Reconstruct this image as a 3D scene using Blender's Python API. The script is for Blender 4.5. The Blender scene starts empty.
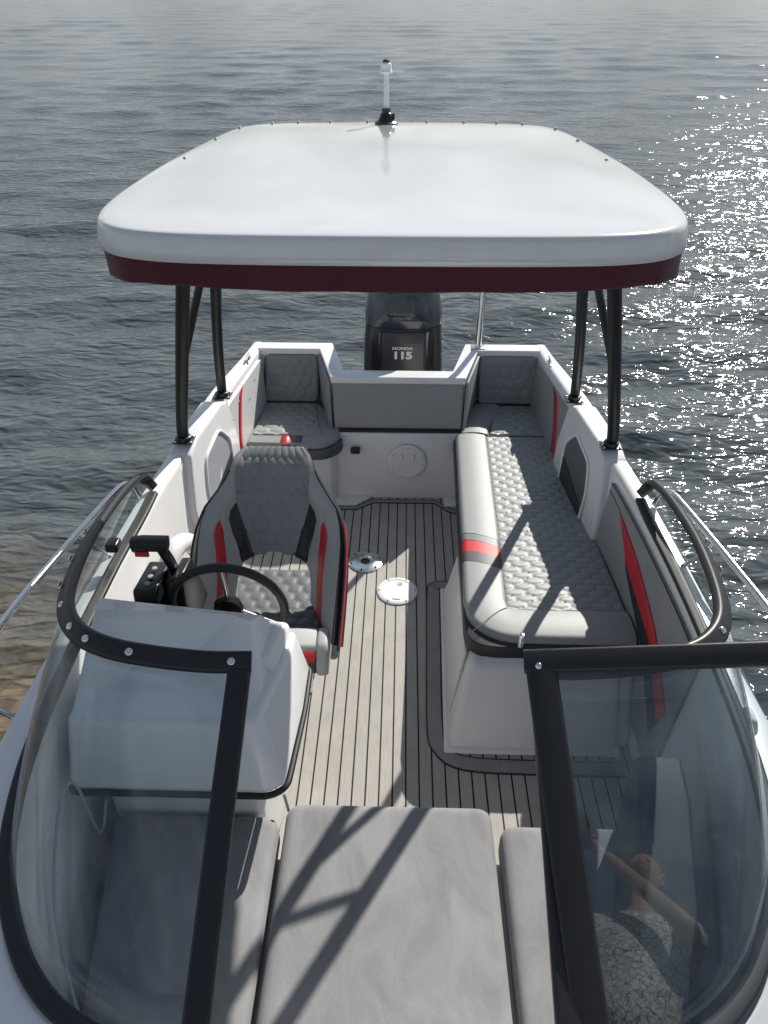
import bpy, math, random
import numpy as np
from mathutils import Vector, Matrix
random.seed(4); rng=np.random.default_rng(7)
R=math.radians
sc=bpy.context.scene
COL=sc.collection
ORG={}                                   # world origin (before the trim tilt) of every object
# ------------------------------------------------------------------ materials
def nodes(name):
    m=bpy.data.materials.new(name); m.use_nodes=True
    nt=m.node_tree; b=nt.nodes['Principled BSDF']; return m,nt,b
def N(nt,t,**k):
    n=nt.nodes.new(t)
    for a,v in k.items():
        if a.startswith('i_'): n.inputs[a[2:].replace('_',' ')].default_value=v
        else: setattr(n,a,v)
    return n
def mat(name,c,rough=.5,metal=0,coat=0,var=.0,vscale=6,bump=0,bscale=200,c2=None,spec=.5,sheen=0,rvar=0):
    m,nt,b=nodes(name); L=nt.links.new
    b.inputs['Base Color'].default_value=(*c,1); b.inputs['Roughness'].default_value=rough
    b.inputs['Metallic'].default_value=metal; b.inputs['Coat Weight'].default_value=coat
    b.inputs['Coat Roughness'].default_value=.06; b.inputs['Specular IOR Level'].default_value=spec
    if sheen: b.inputs['Sheen Weight'].default_value=sheen; b.inputs['Sheen Roughness'].default_value=.4
    tc=N(nt,'ShaderNodeTexCoord')
    if var or c2:
        n=N(nt,'ShaderNodeTexNoise',i_Scale=vscale,i_Detail=6.0,i_Roughness=.6); L(tc.outputs['Object'],n.inputs['Vector'])
        mx=N(nt,'ShaderNodeMix',data_type='RGBA')
        rp=N(nt,'ShaderNodeMapRange'); rp.inputs[1].default_value=.3; rp.inputs[2].default_value=.7
        L(n.outputs[0],rp.inputs[0]); L(rp.outputs[0],mx.inputs[0])
        d=c2 or tuple(x*(1-var) for x in c)
        mx.inputs[6].default_value=(*c,1); mx.inputs[7].default_value=(*d,1); L(mx.outputs[2],b.inputs['Base Color'])
        if rvar:
            r2=N(nt,'ShaderNodeMapRange'); r2.inputs[3].default_value=rough; r2.inputs[4].default_value=rough+rvar
            L(n.outputs[0],r2.inputs[0]); L(r2.outputs[0],b.inputs['Roughness'])
    if bump:
        n=N(nt,'ShaderNodeTexNoise',i_Scale=bscale,i_Detail=4.0); L(tc.outputs['Object'],n.inputs['Vector'])
        bp=N(nt,'ShaderNodeBump',i_Strength=bump,i_Distance=.002); L(n.outputs[0],bp.inputs['Height']); L(bp.outputs[0],b.inputs['Normal'])
    return m
M={}
M['gel']=mat('white_gelcoat',(.78,.785,.79),.22,coat=.5,var=.06,vscale=3,rvar=.12)
M['gelmatte']=mat('satin_gelcoat',(.70,.70,.71),.4,coat=.15,var=.07,vscale=5,rvar=.2,bump=.08,bscale=60)
M['roof']=mat('canopy_gelcoat',(.68,.69,.685),.07,coat=.9,var=.07,vscale=3.2,rvar=.12,bump=.05,bscale=5)
M['vinyl']=mat('light_grey_vinyl',(.275,.29,.288),.48,var=.12,vscale=9,bump=.35,bscale=500)
M['cush']=mat('shaded_seat_vinyl',(.11,.12,.13),.5,var=.12,vscale=9,bump=.35,bscale=500)  # helm cushion darker than its vinyl, shade of the backrest painted in
M['vinyll']=mat('pale_grey_vinyl',(.40,.41,.405),.46,var=.12,vscale=9,bump=.35,bscale=500)
M['vinyldk']=mat('mid_grey_vinyl',(.25,.265,.275),.5,var=.14,vscale=9,bump=.35,bscale=500)
M['char']=mat('charcoal_vinyl',(.018,.021,.026),.42,var=.3,vscale=14,bump=.3,bscale=500)
M['midch']=mat('slate_vinyl',(.085,.095,.105),.5,var=.12,vscale=12,bump=.3,bscale=500)
M['char2']=mat('dark_slate_vinyl',(.042,.05,.058),.6,var=.15,vscale=9,bump=.3,bscale=500)
M['red']=mat('red_vinyl',(.56,.018,.03),.42,var=.15,vscale=12,bump=.3,bscale=500)
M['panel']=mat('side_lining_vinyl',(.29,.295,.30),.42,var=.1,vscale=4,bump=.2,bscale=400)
M['panel_lit']=mat('sunlit_lining_vinyl',(.60,.60,.59),.42,var=.08,vscale=4,bump=.2,bscale=400)  # same lining as starboard, sunlight put into the paler port colour
M['burg']=mat('burgundy_canvas',(.085,.009,.022),.8,var=.3,vscale=5,bump=.6,bscale=300,sheen=.3)
M['blackp']=mat('black_powder_coat',(.012,.013,.015),.34,var=.2,vscale=20,bump=.15,bscale=300,rvar=.15)
M['rubber']=mat('black_rubber',(.015,.016,.017),.55,var=.3,vscale=25)
M['plast']=mat('black_plastic',(.014,.014,.016),.3,var=.2,vscale=30)
M['steel']=mat('polished_steel',(.72,.73,.74),.13,metal=1,var=.1,vscale=30,rvar=.15)
M['wplast']=mat('white_plastic',(.72,.73,.74),.35,var=.06,vscale=20)
M['gplast']=mat('grey_plastic',(.35,.37,.40),.4,var=.1,vscale=20)
M['cowl']=mat('dark_blue_metallic_paint',(.020,.034,.055),.25,coat=1,var=.3,vscale=3,metal=.2,rvar=.1)
M['cowlpanel']=mat('graphite_panel',(.05,.05,.055),.32,coat=.2,var=.2,vscale=6)
M['paint']=mat('white_lettering',(.8,.8,.8),.5)
M['mesh']=mat('pocket_net',(.03,.032,.035),.6,var=.4,vscale=60,bump=.8,bscale=220)
M['skin']=mat('skin',(.42,.27,.21),.5,var=.15,vscale=18)
M['hair']=mat('grey_hair',(.16,.14,.12),.7,var=.4,vscale=60)
M['shorts']=mat('dark_shorts',(.03,.035,.05),.8,var=.2,vscale=20)
M['eye']=mat('eye',(.7,.7,.7),.2); M['iris']=mat('iris',(.03,.02,.015),.2); M['lip']=mat('lips',(.42,.14,.12),.5)
M['lens']=mat('clear_lens',(.85,.86,.87),.08,var=.05,vscale=30)
# suede of the bow cushions: brushed, mottled
def suede():
    m,nt,b=nodes('grey_suede'); L=nt.links.new
    tc=N(nt,'ShaderNodeTexCoord')
    mp=N(nt,'ShaderNodeMapping'); mp.inputs['Scale'].default_value=(4.5,2.2,4)
    n0=N(nt,'ShaderNodeTexNoise',i_Scale=1.2,i_Detail=2.0)
    n1=N(nt,'ShaderNodeTexNoise',i_Scale=1.8,i_Detail=8.0,i_Roughness=.62,i_Distortion=.7)
    L(tc.outputs['Object'],mp.inputs[0]); L(mp.outputs[0],n1.inputs['Vector']); L(tc.outputs['Object'],n0.inputs['Vector'])
    cr=N(nt,'ShaderNodeValToRGB'); cr.color_ramp.elements[0].position=.33; cr.color_ramp.elements[1].position=.68
    cr.color_ramp.elements[0].color=(.20,.20,.207,1); cr.color_ramp.elements[1].color=(.272,.272,.279,1)
    e=cr.color_ramp.elements.new(.5); e.color=(.238,.238,.245,1)
    L(n1.outputs[0],cr.inputs[0]); L(cr.outputs[0],b.inputs['Base Color'])
    n2=N(nt,'ShaderNodeTexNoise',i_Scale=700.0,i_Detail=2.0); L(tc.outputs['Object'],n2.inputs['Vector'])
    bp=N(nt,'ShaderNodeBump',i_Strength=.35,i_Distance=.001); L(n2.outputs[0],bp.inputs['Height'])
    bp2=N(nt,'ShaderNodeBump',i_Strength=.35,i_Distance=.012); L(n1.outputs[0],bp2.inputs['Height']); L(bp.outputs[0],bp2.inputs['Normal'])
    L(bp2.outputs[0],b.inputs['Normal'])
    b.inputs['Roughness'].default_value=.85; b.inputs['Sheen Weight'].default_value=.35; b.inputs['Sheen Roughness'].default_value=.35
    b.inputs['Specular IOR Level'].default_value=.2
    return m
M['suede']=suede()
# EVA decking, grooves by the object's own X
def eva(name,groove=True,c=(.375,.36,.335)):
    m,nt,b=nodes(name); L=nt.links.new
    tc=N(nt,'ShaderNodeTexCoord'); sp=N(nt,'ShaderNodeSeparateXYZ'); L(tc.outputs['Object'],sp.inputs[0])
    n=N(nt,'ShaderNodeTexNoise',i_Scale=7.0,i_Detail=8.0,i_Roughness=.7); L(tc.outputs['Object'],n.inputs['Vector'])
    mp=N(nt,'ShaderNodeMapping'); mp.inputs['Scale'].default_value=(260,9,1)
    n2=N(nt,'ShaderNodeTexNoise',i_Scale=1.0,i_Detail=3.0); L(tc.outputs['Object'],mp.inputs[0]); L(mp.outputs[0],n2.inputs['Vector'])
    ad=N(nt,'ShaderNodeMath',operation='ADD'); L(n.outputs[0],ad.inputs[0]); L(n2.outputs[0],ad.inputs[1])
    mr=N(nt,'ShaderNodeMapRange'); mr.inputs[1].default_value=.7; mr.inputs[2].default_value=1.3; L(ad.outputs[0],mr.inputs[0])
    mx=N(nt,'ShaderNodeMix',data_type='RGBA'); mx.inputs[6].default_value=(*[x*.80 for x in c],1); mx.inputs[7].default_value=(*[x*1.08 for x in c],1)
    L(mr.outputs[0],mx.inputs[0]); out=mx.outputs[2]
    if groove:
        a=N(nt,'ShaderNodeMath',operation='SUBTRACT'); a.inputs[1].default_value=.064-.0563*40; L(sp.outputs[0],a.inputs[0])
        d=N(nt,'ShaderNodeMath',operation='DIVIDE'); d.inputs[1].default_value=.0563; L(a.outputs[0],d.inputs[0])
        f=N(nt,'ShaderNodeMath',operation='FRACT'); L(d.outputs[0],f.inputs[0])
        s=N(nt,'ShaderNodeMath',operation='SUBTRACT'); s.inputs[1].default_value=.5; L(f.outputs[0],s.inputs[0])
        ab=N(nt,'ShaderNodeMath',operation='ABSOLUTE'); L(s.outputs[0],ab.inputs[0])
        g=N(nt,'ShaderNodeMath',operation='GREATER_THAN'); g.inputs[1].default_value=.438; L(ab.outputs[0],g.inputs[0])
        m2=N(nt,'ShaderNodeMix',data_type='RGBA'); m2.inputs[7].default_value=(.012,.012,.013,1)
        L(g.outputs[0],m2.inputs[0]); L(out,m2.inputs[6]); out=m2.outputs[2]
        bp=N(nt,'ShaderNodeBump',i_Strength=1.0,i_Distance=.003,invert=True); L(g.outputs[0],bp.inputs['Height']); L(bp.outputs[0],b.inputs['Normal'])
    L(out,b.inputs['Base Color']); b.inputs['Roughness'].default_value=.75; b.inputs['Specular IOR Level'].default_value=.3
    return m
M['eva']=eva('foam_decking'); M['evab']=eva('foam_border',False,(.27,.27,.265))
M['seam']=mat('deck_caulk',(.012,.012,.013),.6)
def glass(name,tint,spec=1.0):
    m=bpy.data.materials.new(name); m.use_nodes=True; nt=m.node_tree; nt.nodes.clear(); L=nt.links.new
    o=N(nt,'ShaderNodeOutputMaterial'); mx=N(nt,'ShaderNodeMixShader'); t=N(nt,'ShaderNodeBsdfTransparent'); g=N(nt,'ShaderNodeBsdfGlossy')
    t.inputs[0].default_value=(*tint,1); g.inputs['Roughness'].default_value=.015; g.inputs['Color'].default_value=(.95,.97,1,1)
    lw=N(nt,'ShaderNodeLayerWeight'); pw=N(nt,'ShaderNodeMath',operation='POWER'); pw.inputs[1].default_value=4.6; L(lw.outputs['Facing'],pw.inputs[0]); fr=N(nt,'ShaderNodeMath',operation='MULTIPLY_ADD'); fr.inputs[1].default_value=.75; fr.inputs[2].default_value=.045; L(pw.outputs[0],fr.inputs[0]); ml=N(nt,'ShaderNodeMath',operation='MULTIPLY'); ml.inputs[1].default_value=spec
    # faint water spots and salt haze on the pane
    tc=N(nt,'ShaderNodeTexCoord'); n=N(nt,'ShaderNodeTexNoise',i_Scale=9.0,i_Detail=8.0,i_Roughness=.7,i_Distortion=1.2); L(tc.outputs['Object'],n.inputs['Vector'])
    vo=N(nt,'ShaderNodeTexVoronoi',i_Scale=26.0); L(tc.outputs['Object'],vo.inputs['Vector'])
    lt=N(nt,'ShaderNodeMath',operation='LESS_THAN'); lt.inputs[1].default_value=.045; L(vo.outputs['Distance'],lt.inputs[0])
    mr=N(nt,'ShaderNodeMapRange'); mr.inputs[1].default_value=.45; mr.inputs[2].default_value=.8; mr.inputs[3].default_value=.004; mr.inputs[4].default_value=.05
    L(n.outputs[0],mr.inputs[0])
    s=N(nt,'ShaderNodeMath',operation='MULTIPLY_ADD'); s.inputs[1].default_value=.22; L(lt.outputs[0],s.inputs[0]); L(mr.outputs[0],s.inputs[2])
    df=N(nt,'ShaderNodeBsdfDiffuse'); df.inputs[0].default_value=(.6,.62,.64,1)
    m2=N(nt,'ShaderNodeMixShader')
    L(fr.outputs[0],ml.inputs[0]); L(ml.outputs[0],mx.inputs[0]); L(t.outputs[0],mx.inputs[1]); L(g.outputs[0],mx.inputs[2])
    L(s.outputs[0],m2.inputs[0]); L(mx.outputs[0],m2.inputs[1]); L(df.outputs[0],m2.inputs[2]); L(m2.outputs[0],o.inputs[0])
    return m
M['glass']=glass('windshield_glass',(.90,.93,.93))
M['glassd']=glass('smoked_glass',(.74,.77,.79),1.0)
# ------------------------------------------------------------------ object helpers
def tag(o,label=None,cat=None,group=None,kind=None):
    if label: o['label']=label
    if cat: o['category']=cat
    if group: o['group']=group
    if kind: o['kind']=kind
    return o
def empty(name,loc,label,cat,group=None):
    o=bpy.data.objects.new(name,None); COL.objects.link(o); o.location=loc; ORG[o]=Vector(loc); o.empty_display_size=.1
    return tag(o,label,cat,group)
def mk(name,V,F,m,parent=None,smooth=True,origin=None,mats=None,mi=None,sharp=None):
    V=np.asarray(V,float)
    if origin is None: origin=((V[:,0].min()+V[:,0].max())/2,(V[:,1].min()+V[:,1].max())/2,V[:,2].min())
    og=Vector(origin); me=bpy.data.meshes.new(name)
    me.from_pydata((V-np.array(origin)).tolist(),[],[list(map(int,f)) for f in F]); me.update()
    for q in (mats or [m]): me.materials.append(M[q] if isinstance(q,str) else q)
    if mi is not None: me.polygons.foreach_set('material_index',mi)
    me.polygons.foreach_set('use_smooth',[smooth]*len(me.polygons))
    o=bpy.data.objects.new(name,me); COL.objects.link(o); ORG[o]=og
    if parent: o.parent=parent; o.location=og-ORG[parent]
    else: o.location=og
    if smooth and sharp is not None:
        import bmesh
        bm=bmesh.new(); bm.from_mesh(me)
        bmesh.ops.recalc_face_normals(bm,faces=bm.faces)
        for e in bm.edges:
            if len(e.link_faces)==2 and e.calc_face_angle(0)>R(sharp): e.smooth=False
        bm.to_mesh(me); bm.free()
    else:
        import bmesh
        bm=bmesh.new(); bm.from_mesh(me); bmesh.ops.recalc_face_normals(bm,faces=bm.faces); bm.to_mesh(me); bm.free()
    return o
def bev(o,w,seg=3,ang=30):
    b=o.modifiers.new('bevel','BEVEL'); b.width=w; b.segments=seg; b.limit_method='ANGLE'; b.angle_limit=R(ang); b.harden_normals=False
    for p in o.data.polygons: p.use_smooth=True
    return o
def cr(P,n=6,closed=False):
    P=[np.array(p,float) for p in P]; out=[]; k=len(P); rg=range(k if closed else k-1)
    for i in rg:
        if closed: a,b,c,d=P[(i-1)%k],P[i],P[(i+1)%k],P[(i+2)%k]
        else: a,b,c,d=P[max(i-1,0)],P[i],P[i+1],P[min(i+2,k-1)]
        for j in range(n):
            t=j/n; out.append(.5*((2*b)+(c-a)*t+(2*a-5*b+4*c-d)*t*t+(3*b-a-3*c+d)*t**3))
    if not closed: out.append(P[-1])
    return out
def box(name,lo,hi,m,parent=None,b=.01,seg=3):
    x0,y0,z0=lo;x1,y1,z1=hi
    V=[(x0,y0,z0),(x1,y0,z0),(x1,y1,z0),(x0,y1,z0),(x0,y0,z1),(x1,y0,z1),(x1,y1,z1),(x0,y1,z1)]
    F=[(0,3,2,1),(4,5,6,7),(0,1,5,4),(1,2,6,5),(2,3,7,6),(3,0,4,7)]
    o=mk(name,V,F,m,parent,smooth=False)
    if b: bev(o,b,seg)
    return o
def hexa(name,P,m,parent=None,b=.01,seg=3):
    """eight corners: bottom loop then top loop"""
    F=[(0,3,2,1),(4,5,6,7),(0,1,5,4),(1,2,6,5),(2,3,7,6),(3,0,4,7)]
    o=mk(name,P,F,m,parent,smooth=False)
    if b: bev(o,b,seg)
    return o
def prism(name,poly,vec,m,parent=None,b=0,seg=3,smooth=False):
    P=np.array(poly,float); n=len(P); V=np.vstack([P,P+np.array(vec)])
    F=[tuple(range(n))[::-1],tuple(range(n,2*n))]+[(i,(i+1)%n,n+(i+1)%n,n+i) for i in range(n)]
    o=mk(name,V,F,m,parent,smooth=False)
    if b: bev(o,b,seg)
    return o
def rround(poly,r,n=5):
    """round the corners of a 2-D polygon"""
    out=[];k=len(poly)
    for i in range(k):
        p=np.array(poly[i],float);a=np.array(poly[i-1],float)-p;c=np.array(poly[(i+1)%k],float)-p
        rr=r[i] if isinstance(r,(list,tuple)) else r
        la,lc=np.linalg.norm(a),np.linalg.norm(c); rr=min(rr,la*.48,lc*.48)
        if rr<=0: out.append(tuple(p)); continue
        s,e=p+a/la*rr,p+c/lc*rr
        for j in range(n+1):
            t=j/n; q=(1-t)**2*s+2*t*(1-t)*p+t*t*e; out.append(tuple(q))
    return out
def frames(P,closed=False):
    P=np.array(P,float); n=len(P); T=np.zeros_like(P)
    for i in range(n):
        if closed: t=P[(i+1)%n]-P[i-1]
        else: t=P[min(i+1,n-1)]-P[max(i-1,0)]
        T[i]=t/max(np.linalg.norm(t),1e-9)
    return P,T
def sweep(name,pts,prof,m,parent=None,up=(0,0,1),closed=False,smooth=True,sharp=None,upf=None,scale=None):
    """profile (list of (side, up)) swept along points; up is the reference vector"""
    P,T=frames(pts,closed); n=len(P); k=len(prof); V=[]
    for i in range(n):
        u=np.array(upf(i/(n-1)) if upf else up,float); s=np.cross(T[i],u); s/=max(np.linalg.norm(s),1e-9); w=np.cross(s,T[i])
        q=1 if scale is None else scale(i/(n-1))
        for a,b in prof: V.append(P[i]+s*a*q+w*b*q)
    F=[]
    for i in range(n if closed else n-1):
        for j in range(k):
            a=i*k+j;b=i*k+(j+1)%k;c=((i+1)%n)*k+(j+1)%k;d=((i+1)%n)*k+j; F.append((a,b,c,d))
    if not closed: F.append(tuple(range(k))[::-1]); F.append(tuple(range((n-1)*k,n*k)))
    return mk(name,V,F,m,parent,smooth=smooth,sharp=sharp if sharp else 50)
def circ(r,n=14,ry=None):
    ry=ry or r; return [(r*math.cos(2*math.pi*i/n),ry*math.sin(2*math.pi*i/n)) for i in range(n)]
def tube(name,pts,r,m,parent=None,n=14,closed=False,up=None,ry=None):
    if up is None:
        d=np.array(pts[-1],float)-np.array(pts[0],float); up=(0,0,1) if abs(d[2])<.8*np.linalg.norm(d) else (0,1,0)
    return sweep(name,pts,circ(r,n,ry),m,parent,up=up,closed=closed)
def rrect(w,h,r,n=4):
    out=[]
    for cx,cy,a0 in ((w/2-r,h/2-r,0),(-w/2+r,h/2-r,90),(-w/2+r,-h/2+r,180),(w/2-r,-h/2+r,270)):
        for j in range(n+1):
            a=R(a0+90*j/n); out.append((cx+r*math.cos(a),cy+r*math.sin(a)))
    return out
def basis(nrm,up=(0,0,1)):
    z=np.array(nrm,float); z/=np.linalg.norm(z); x=np.cross(up,z)
    if np.linalg.norm(x)<1e-6: x=np.array([1.,0,0])
    x/=np.linalg.norm(x); return x,np.cross(z,x),z
def lathe(name,prof,c,ax,m,parent=None,n=28,sharp=40):
    """prof: list of (radius, height along axis)"""
    x,y,z=basis(ax,(0,1,0) if abs(ax[2])>.8 else (0,0,1)); c=np.array(c,float); V=[];F=[];k=len(prof)
    for i in range(n):
        a=2*math.pi*i/n
        for r,h in prof: V.append(c+x*r*math.cos(a)+y*r*math.sin(a)+z*h)
    for i in range(n):
        for j in range(k-1): F.append((i*k+j,((i+1)%n)*k+j,((i+1)%n)*k+j+1,i*k+j+1))
    F.append([i*k for i in range(n)][::-1]); F.append([i*k+k-1 for i in range(n)])
    return mk(name,V,F,m,parent,sharp=sharp)
def hexd(u,v,w,h):
    """distance-like value to the nearest border of a staggered cell pattern"""
    u=u/w; v=v/h; best=np.full(u.shape,9.);sec=np.full(u.shape,9.)
    r0=np.round(v)
    for dr in (-1,0,1):
        row=r0+dr; off=(np.mod(row,2))*.5; c0=np.round(u-off)
        for dc in (-1,0,1):
            cx=c0+dc+off; d=np.sqrt((u-cx)**2+((v-row)*.86)**2)
            nb=np.minimum(best,d); sec=np.minimum(np.maximum(best,d),sec); best=nb
    return sec-best
def slab(name,C,thick,r,m,parent=None,cell=None,depth=.006,res=.011,crown=0,R2=0,wob=0):
    """cushion: C = four top corners (a,b,c,d) ; rounded edge r ; optional quilting"""
    a,b,c,d=[np.array(q,float) for q in C]; nrm=np.cross(b-a,d-a); nrm/=np.linalg.norm(nrm)
    lu=(np.linalg.norm(b-a)+np.linalg.norm(c-d))/2; lv=(np.linalg.norm(d-a)+np.linalg.norm(c-b))/2
    def samp(l):
        e=[0,.03,.12,.3,.6,1]; k=max(int((l-2*r)/res),2)
        mid=[r+(l-2*r)*i/k for i in range(1,k)]
        return np.array([x*r for x in e]+mid+[l-x*r for x in e[::-1]])
    U,Vv=np.meshgrid(samp(lu),samp(lv),indexing='ij')
    x=np.minimum(U,lu-U); y=np.minimum(Vv,lv-Vv); dist=np.minimum(x,y); pu=U.copy(); pv=Vv.copy()
    if R2>0:
        k=(x<R2)&(y<R2); X=(R2-x)/R2; Y=(R2-y)/R2
        xs=X*np.sqrt(1-Y*Y/2); ys=Y*np.sqrt(1-X*X/2)
        su=np.where(U<lu/2,1,-1); sv=np.where(Vv<lv/2,1,-1)
        nu=np.where(U<lu/2,0,lu)+su*(R2-R2*xs); nv=np.where(Vv<lv/2,0,lv)+sv*(R2-R2*ys)
        pu=np.where(k,nu,pu); pv=np.where(k,nv,pv); dist=np.where(k,R2-R2*np.hypot(xs,ys),dist)
    q=np.clip(r-dist,0,r); h=-(r-np.sqrt(np.maximum(r*r-q*q,0)))
    if cell:
        g=hexd(pu,pv,*cell); h=h-depth*np.exp(-(g/.17)**1.3)*np.clip(dist/(r+1e-6),0,1)
    h=h+crown*(1-((2*pu/lu-1)**2))*(1-((2*pv/lv-1)**2))
    if wob: h=h+wob*np.sin(pu*23+pv*7)*np.sin(pv*17+1)*np.clip(dist/.05,0,1)
    s=pu/lu; t=pv/lv
    P=((1-s)*(1-t))[...,None]*a+(s*(1-t))[...,None]*b+(s*t)[...,None]*c+((1-s)*t)[...,None]*d+h[...,None]*nrm
    nu,nv=U.shape; V=P.reshape(-1,3).tolist(); id=lambda i,j:i*nv+j
    F=[(id(i,j),id(i+1,j),id(i+1,j+1),id(i,j+1)) for i in range(nu-1) for j in range(nv-1)]
    ring=[id(i,0) for i in range(nu)]+[id(nu-1,j) for j in range(1,nv)]+[id(i,nv-1) for i in range(nu-2,-1,-1)]+[id(0,j) for j in range(nv-2,0,-1)]
    base=len(V)
    for k in ring: V.append((np.array(V[k])-nrm*(thick-r)).tolist())
    n=len(ring)
    for k in range(n): F.append((ring[k],base+k,base+(k+1)%n,ring[(k+1)%n]))
    F.append(tuple(range(base,base+n)))
    return mk(name,V,F,m,parent,sharp=60)
def screw(parent,c,ax,r=.009,m='steel'):
    return lathe('screw',[(r,0),(r,.003),(r*.7,.006),(r*.25,.0062),(.0005,.004)],c,ax,m,parent,n=12,sharp=60)
def text(name,s,size,c,xdir,ydir,m,parent,ext=.0008,bold=0,shear=0,sx=1):
    cu=bpy.data.curves.new(name,'FONT'); cu.body=s; cu.size=size; cu.extrude=ext; cu.align_x='CENTER'; cu.align_y='CENTER'; cu.offset=bold; cu.shear=shear
    tmp=bpy.data.objects.new('tmp_text',cu); COL.objects.link(tmp); bpy.context.view_layer.update()
    me=bpy.data.meshes.new_from_object(tmp.evaluated_get(bpy.context.evaluated_depsgraph_get())); bpy.data.objects.remove(tmp)
    x=np.array(xdir,float);x/=np.linalg.norm(x);y=np.array(ydir,float);y/=np.linalg.norm(y);z=np.cross(x,y)
    V=[np.array(c)+x*v.co[0]*sx+y*v.co[1]+z*v.co[2] for v in me.vertices]; F=[tuple(p.vertices) for p in me.polygons]
    bpy.data.meshes.remove(me)
    return mk(name,V,F,m,parent,smooth=False)
def mir(p,s): return [(s*x,y,z) for x,y,z in p]

# ================================================================== BOAT (boat frame: Y aft, floor z=0)
boat=empty('motor_boat',(0,0,-.2),'white open motor boat with grey plank decking and grey lined sides','boat')
INN=cr([(.90,4.66),(.94,4.2),(.98,3.75),(1.04,3.2),(1.08,2.75),(1.10,2.1),(1.085,1.6),(1.05,1.25),(.985,1.02),(.85,.78),(.66,.655),(.42,.60),(0,.58)],5)
OUT=cr([(.97,4.66),(1.03,4.2),(1.085,3.75),(1.13,3.2),(1.165,2.75),(1.19,2.1),(1.20,1.6),(1.19,1.25),(1.16,.9),(1.08,.4),(.9,-.2),(.6,-.8),(0,-1.5)],5)
BOT=cr([(.86,4.66),(.90,4.2),(.93,3.75),(.97,3.2),(1.02,2.75),(1.05,2.1),(1.02,1.6),(.95,1.25),(.90,1.02),(.79,.72),(.60,.60),(.38,.55),(0,.53)],5)
def decz(y): return .86+.02*np.clip((1.6-y)/1.5,0,1)-.035*np.clip((y-3.85)/.6,0,1)
def inx(y): # inner gunwale half width at y (aft of the curve)
    ys=[p[1] for p in INN[:40]][::-1]; xs=[p[0] for p in INN[:40]][::-1]; return float(np.interp(y,ys,xs))
def botx(y):
    ys=[p[1] for p in BOT[:40]][::-1]; xs=[p[0] for p in BOT[:40]][::-1]; return float(np.interp(y,ys,xs))
def wallx(y,z): t=np.clip(z/.86,0,1); return botx(y)*(1-t)+inx(y)*t
V=[];F=[]
def section(i):
    a=np.array(INN[i]);b=np.array(OUT[i]);c=np.array(BOT[i]);z=float(decz(a[1])); d=(b-a)/np.linalg.norm(b-a)
    w=np.linalg.norm(b-a); e=min(.02,w*.25)
    p=[(*c,-.02),(*(c*.6+a*.4),.35),(*(a-d*.0),z-.03),(*(a+d*.004),z-.012),(*(a+d*.014),z-.002),(*(a+d*(.02+e*.5)),z),(*(b-d*(e+.01)),z),(*(b-d*.008),z-.004),(*b,z-.02),(*(b),z-.05),(*(b-d*.012),z-.06),(b[0]*.985,b[1],.5),(b[0]*.93,b[1]+.0,.05),(b[0]*.8,b[1],-.15),(0,b[1],-.5)]
    return p
S=[section(i) for i in range(len(INN))]; k=len(S[0])
rings=[[(-x,y,z) for x,y,z in s] for s in S]+[s for s in S[::-1][1:]]
for s in rings: V+=s
n=len(rings)
for i in range(n-1):
    for j in range(k-1): F.append((i*k+j,(i+1)*k+j,(i+1)*k+j+1,i*k+j+1))
mk('hull',V,F,'gel',boat,sharp=50)
# floor
fl=[(-botx(y)-.02,y) for y in np.linspace(4.5,1.0,12)]+[(botx(y)+.02,y) for y in np.linspace(1.0,4.5,12)]
prism('floor',[(x,y,-.03) for x,y in fl],(0,0,.03),'eva',boat)
flo=[o for o in boat.children if o.name.startswith('floor')][0]
# shift the floor's origin to x=0 for the plank grid
# deck border strips (darker foam with black seams)
def strip(pts,w,name='deck_border'):
    o=sweep(name,pts,[(-w/2,0),(w/2,0),(w/2,.004),(-w/2,.004)],'evab',boat,smooth=False)
    for s in (-1,1):
        P,T=frames(pts); q=[p+np.array([t[1],-t[0],0])*s*(w/2) for p,t in zip(P,T)]
        sweep('deck_seam',[(*p[:2],.0005) for p in q],[(-.003,0),(.003,0),(.003,.005),(-.003,.005)],'seam',o,smooth=False)
strip([(-.42,3.92,.001),(-.26,3.92,.001),(-.15,4.0,.001),(.25,4.0,.001),(.35,3.90,.001),(.42,3.88,.001)],.035)
strip(cr([(.30,3.17,.001),(.235,3.165,.001),(.215,3.10,.001),(.205,2.7,.001),(.195,2.2,.001),(.22,2.07,.001),(.32,2.0,.001),(.62,1.985,.001),(1.0,1.985,.001)],4),.07)
# treads either side of the notch and the stern bulkhead
hexa('bulkhead',[(-.42,4.05,-.02),(.42,4.05,-.02),(.42,4.3,-.02),(-.42,4.3,-.02),(-.40,4.09,.455),(.41,4.09,.455),(.41,4.3,.455),(-.40,4.3,.455)],'gelmatte',boat,.012)
for s,x0,x1 in ((-1,-.44,-.24),(1,.31,.42)):
    prism('step_tread',[(x0,4.06,.0),(x0,3.945,.0),(x1-(.02 if s<0 else -.0),3.945,.0),(x1+(.09 if s<0 else -.05),4.06,.0)],(0,0,.014),'gelmatte',boat,.005)
for x in (-.33,.36): screw(boat,(x,4.0,.014),(0,0,1),.007)
h=lathe('inspection_hatch',[(.118,0),(.12,.004),(.112,.009),(.098,.0095),(.096,.0075),(.0005,.008)],(.065,4.061,.27),(0,-1,.085),'gelmatte',boat,n=48)
for i in range(6):
    a=2*math.pi*i/6+.5; screw(h,(.065+.104*math.cos(a),4.051,.27+.104*math.sin(a)),(0,-1,.08),.0045,'gplast')
box('hatch_latch',(.02,4.043,.28),(.035,4.06,.33),'gelmatte',h,.004); box('hatch_latch',(.095,4.043,.28),(.11,4.06,.33),'gelmatte',h,.004)
sk=box('power_socket',(-.295,4.036,.335),(-.235,4.07,.375),'plast',boat,.008)
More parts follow.
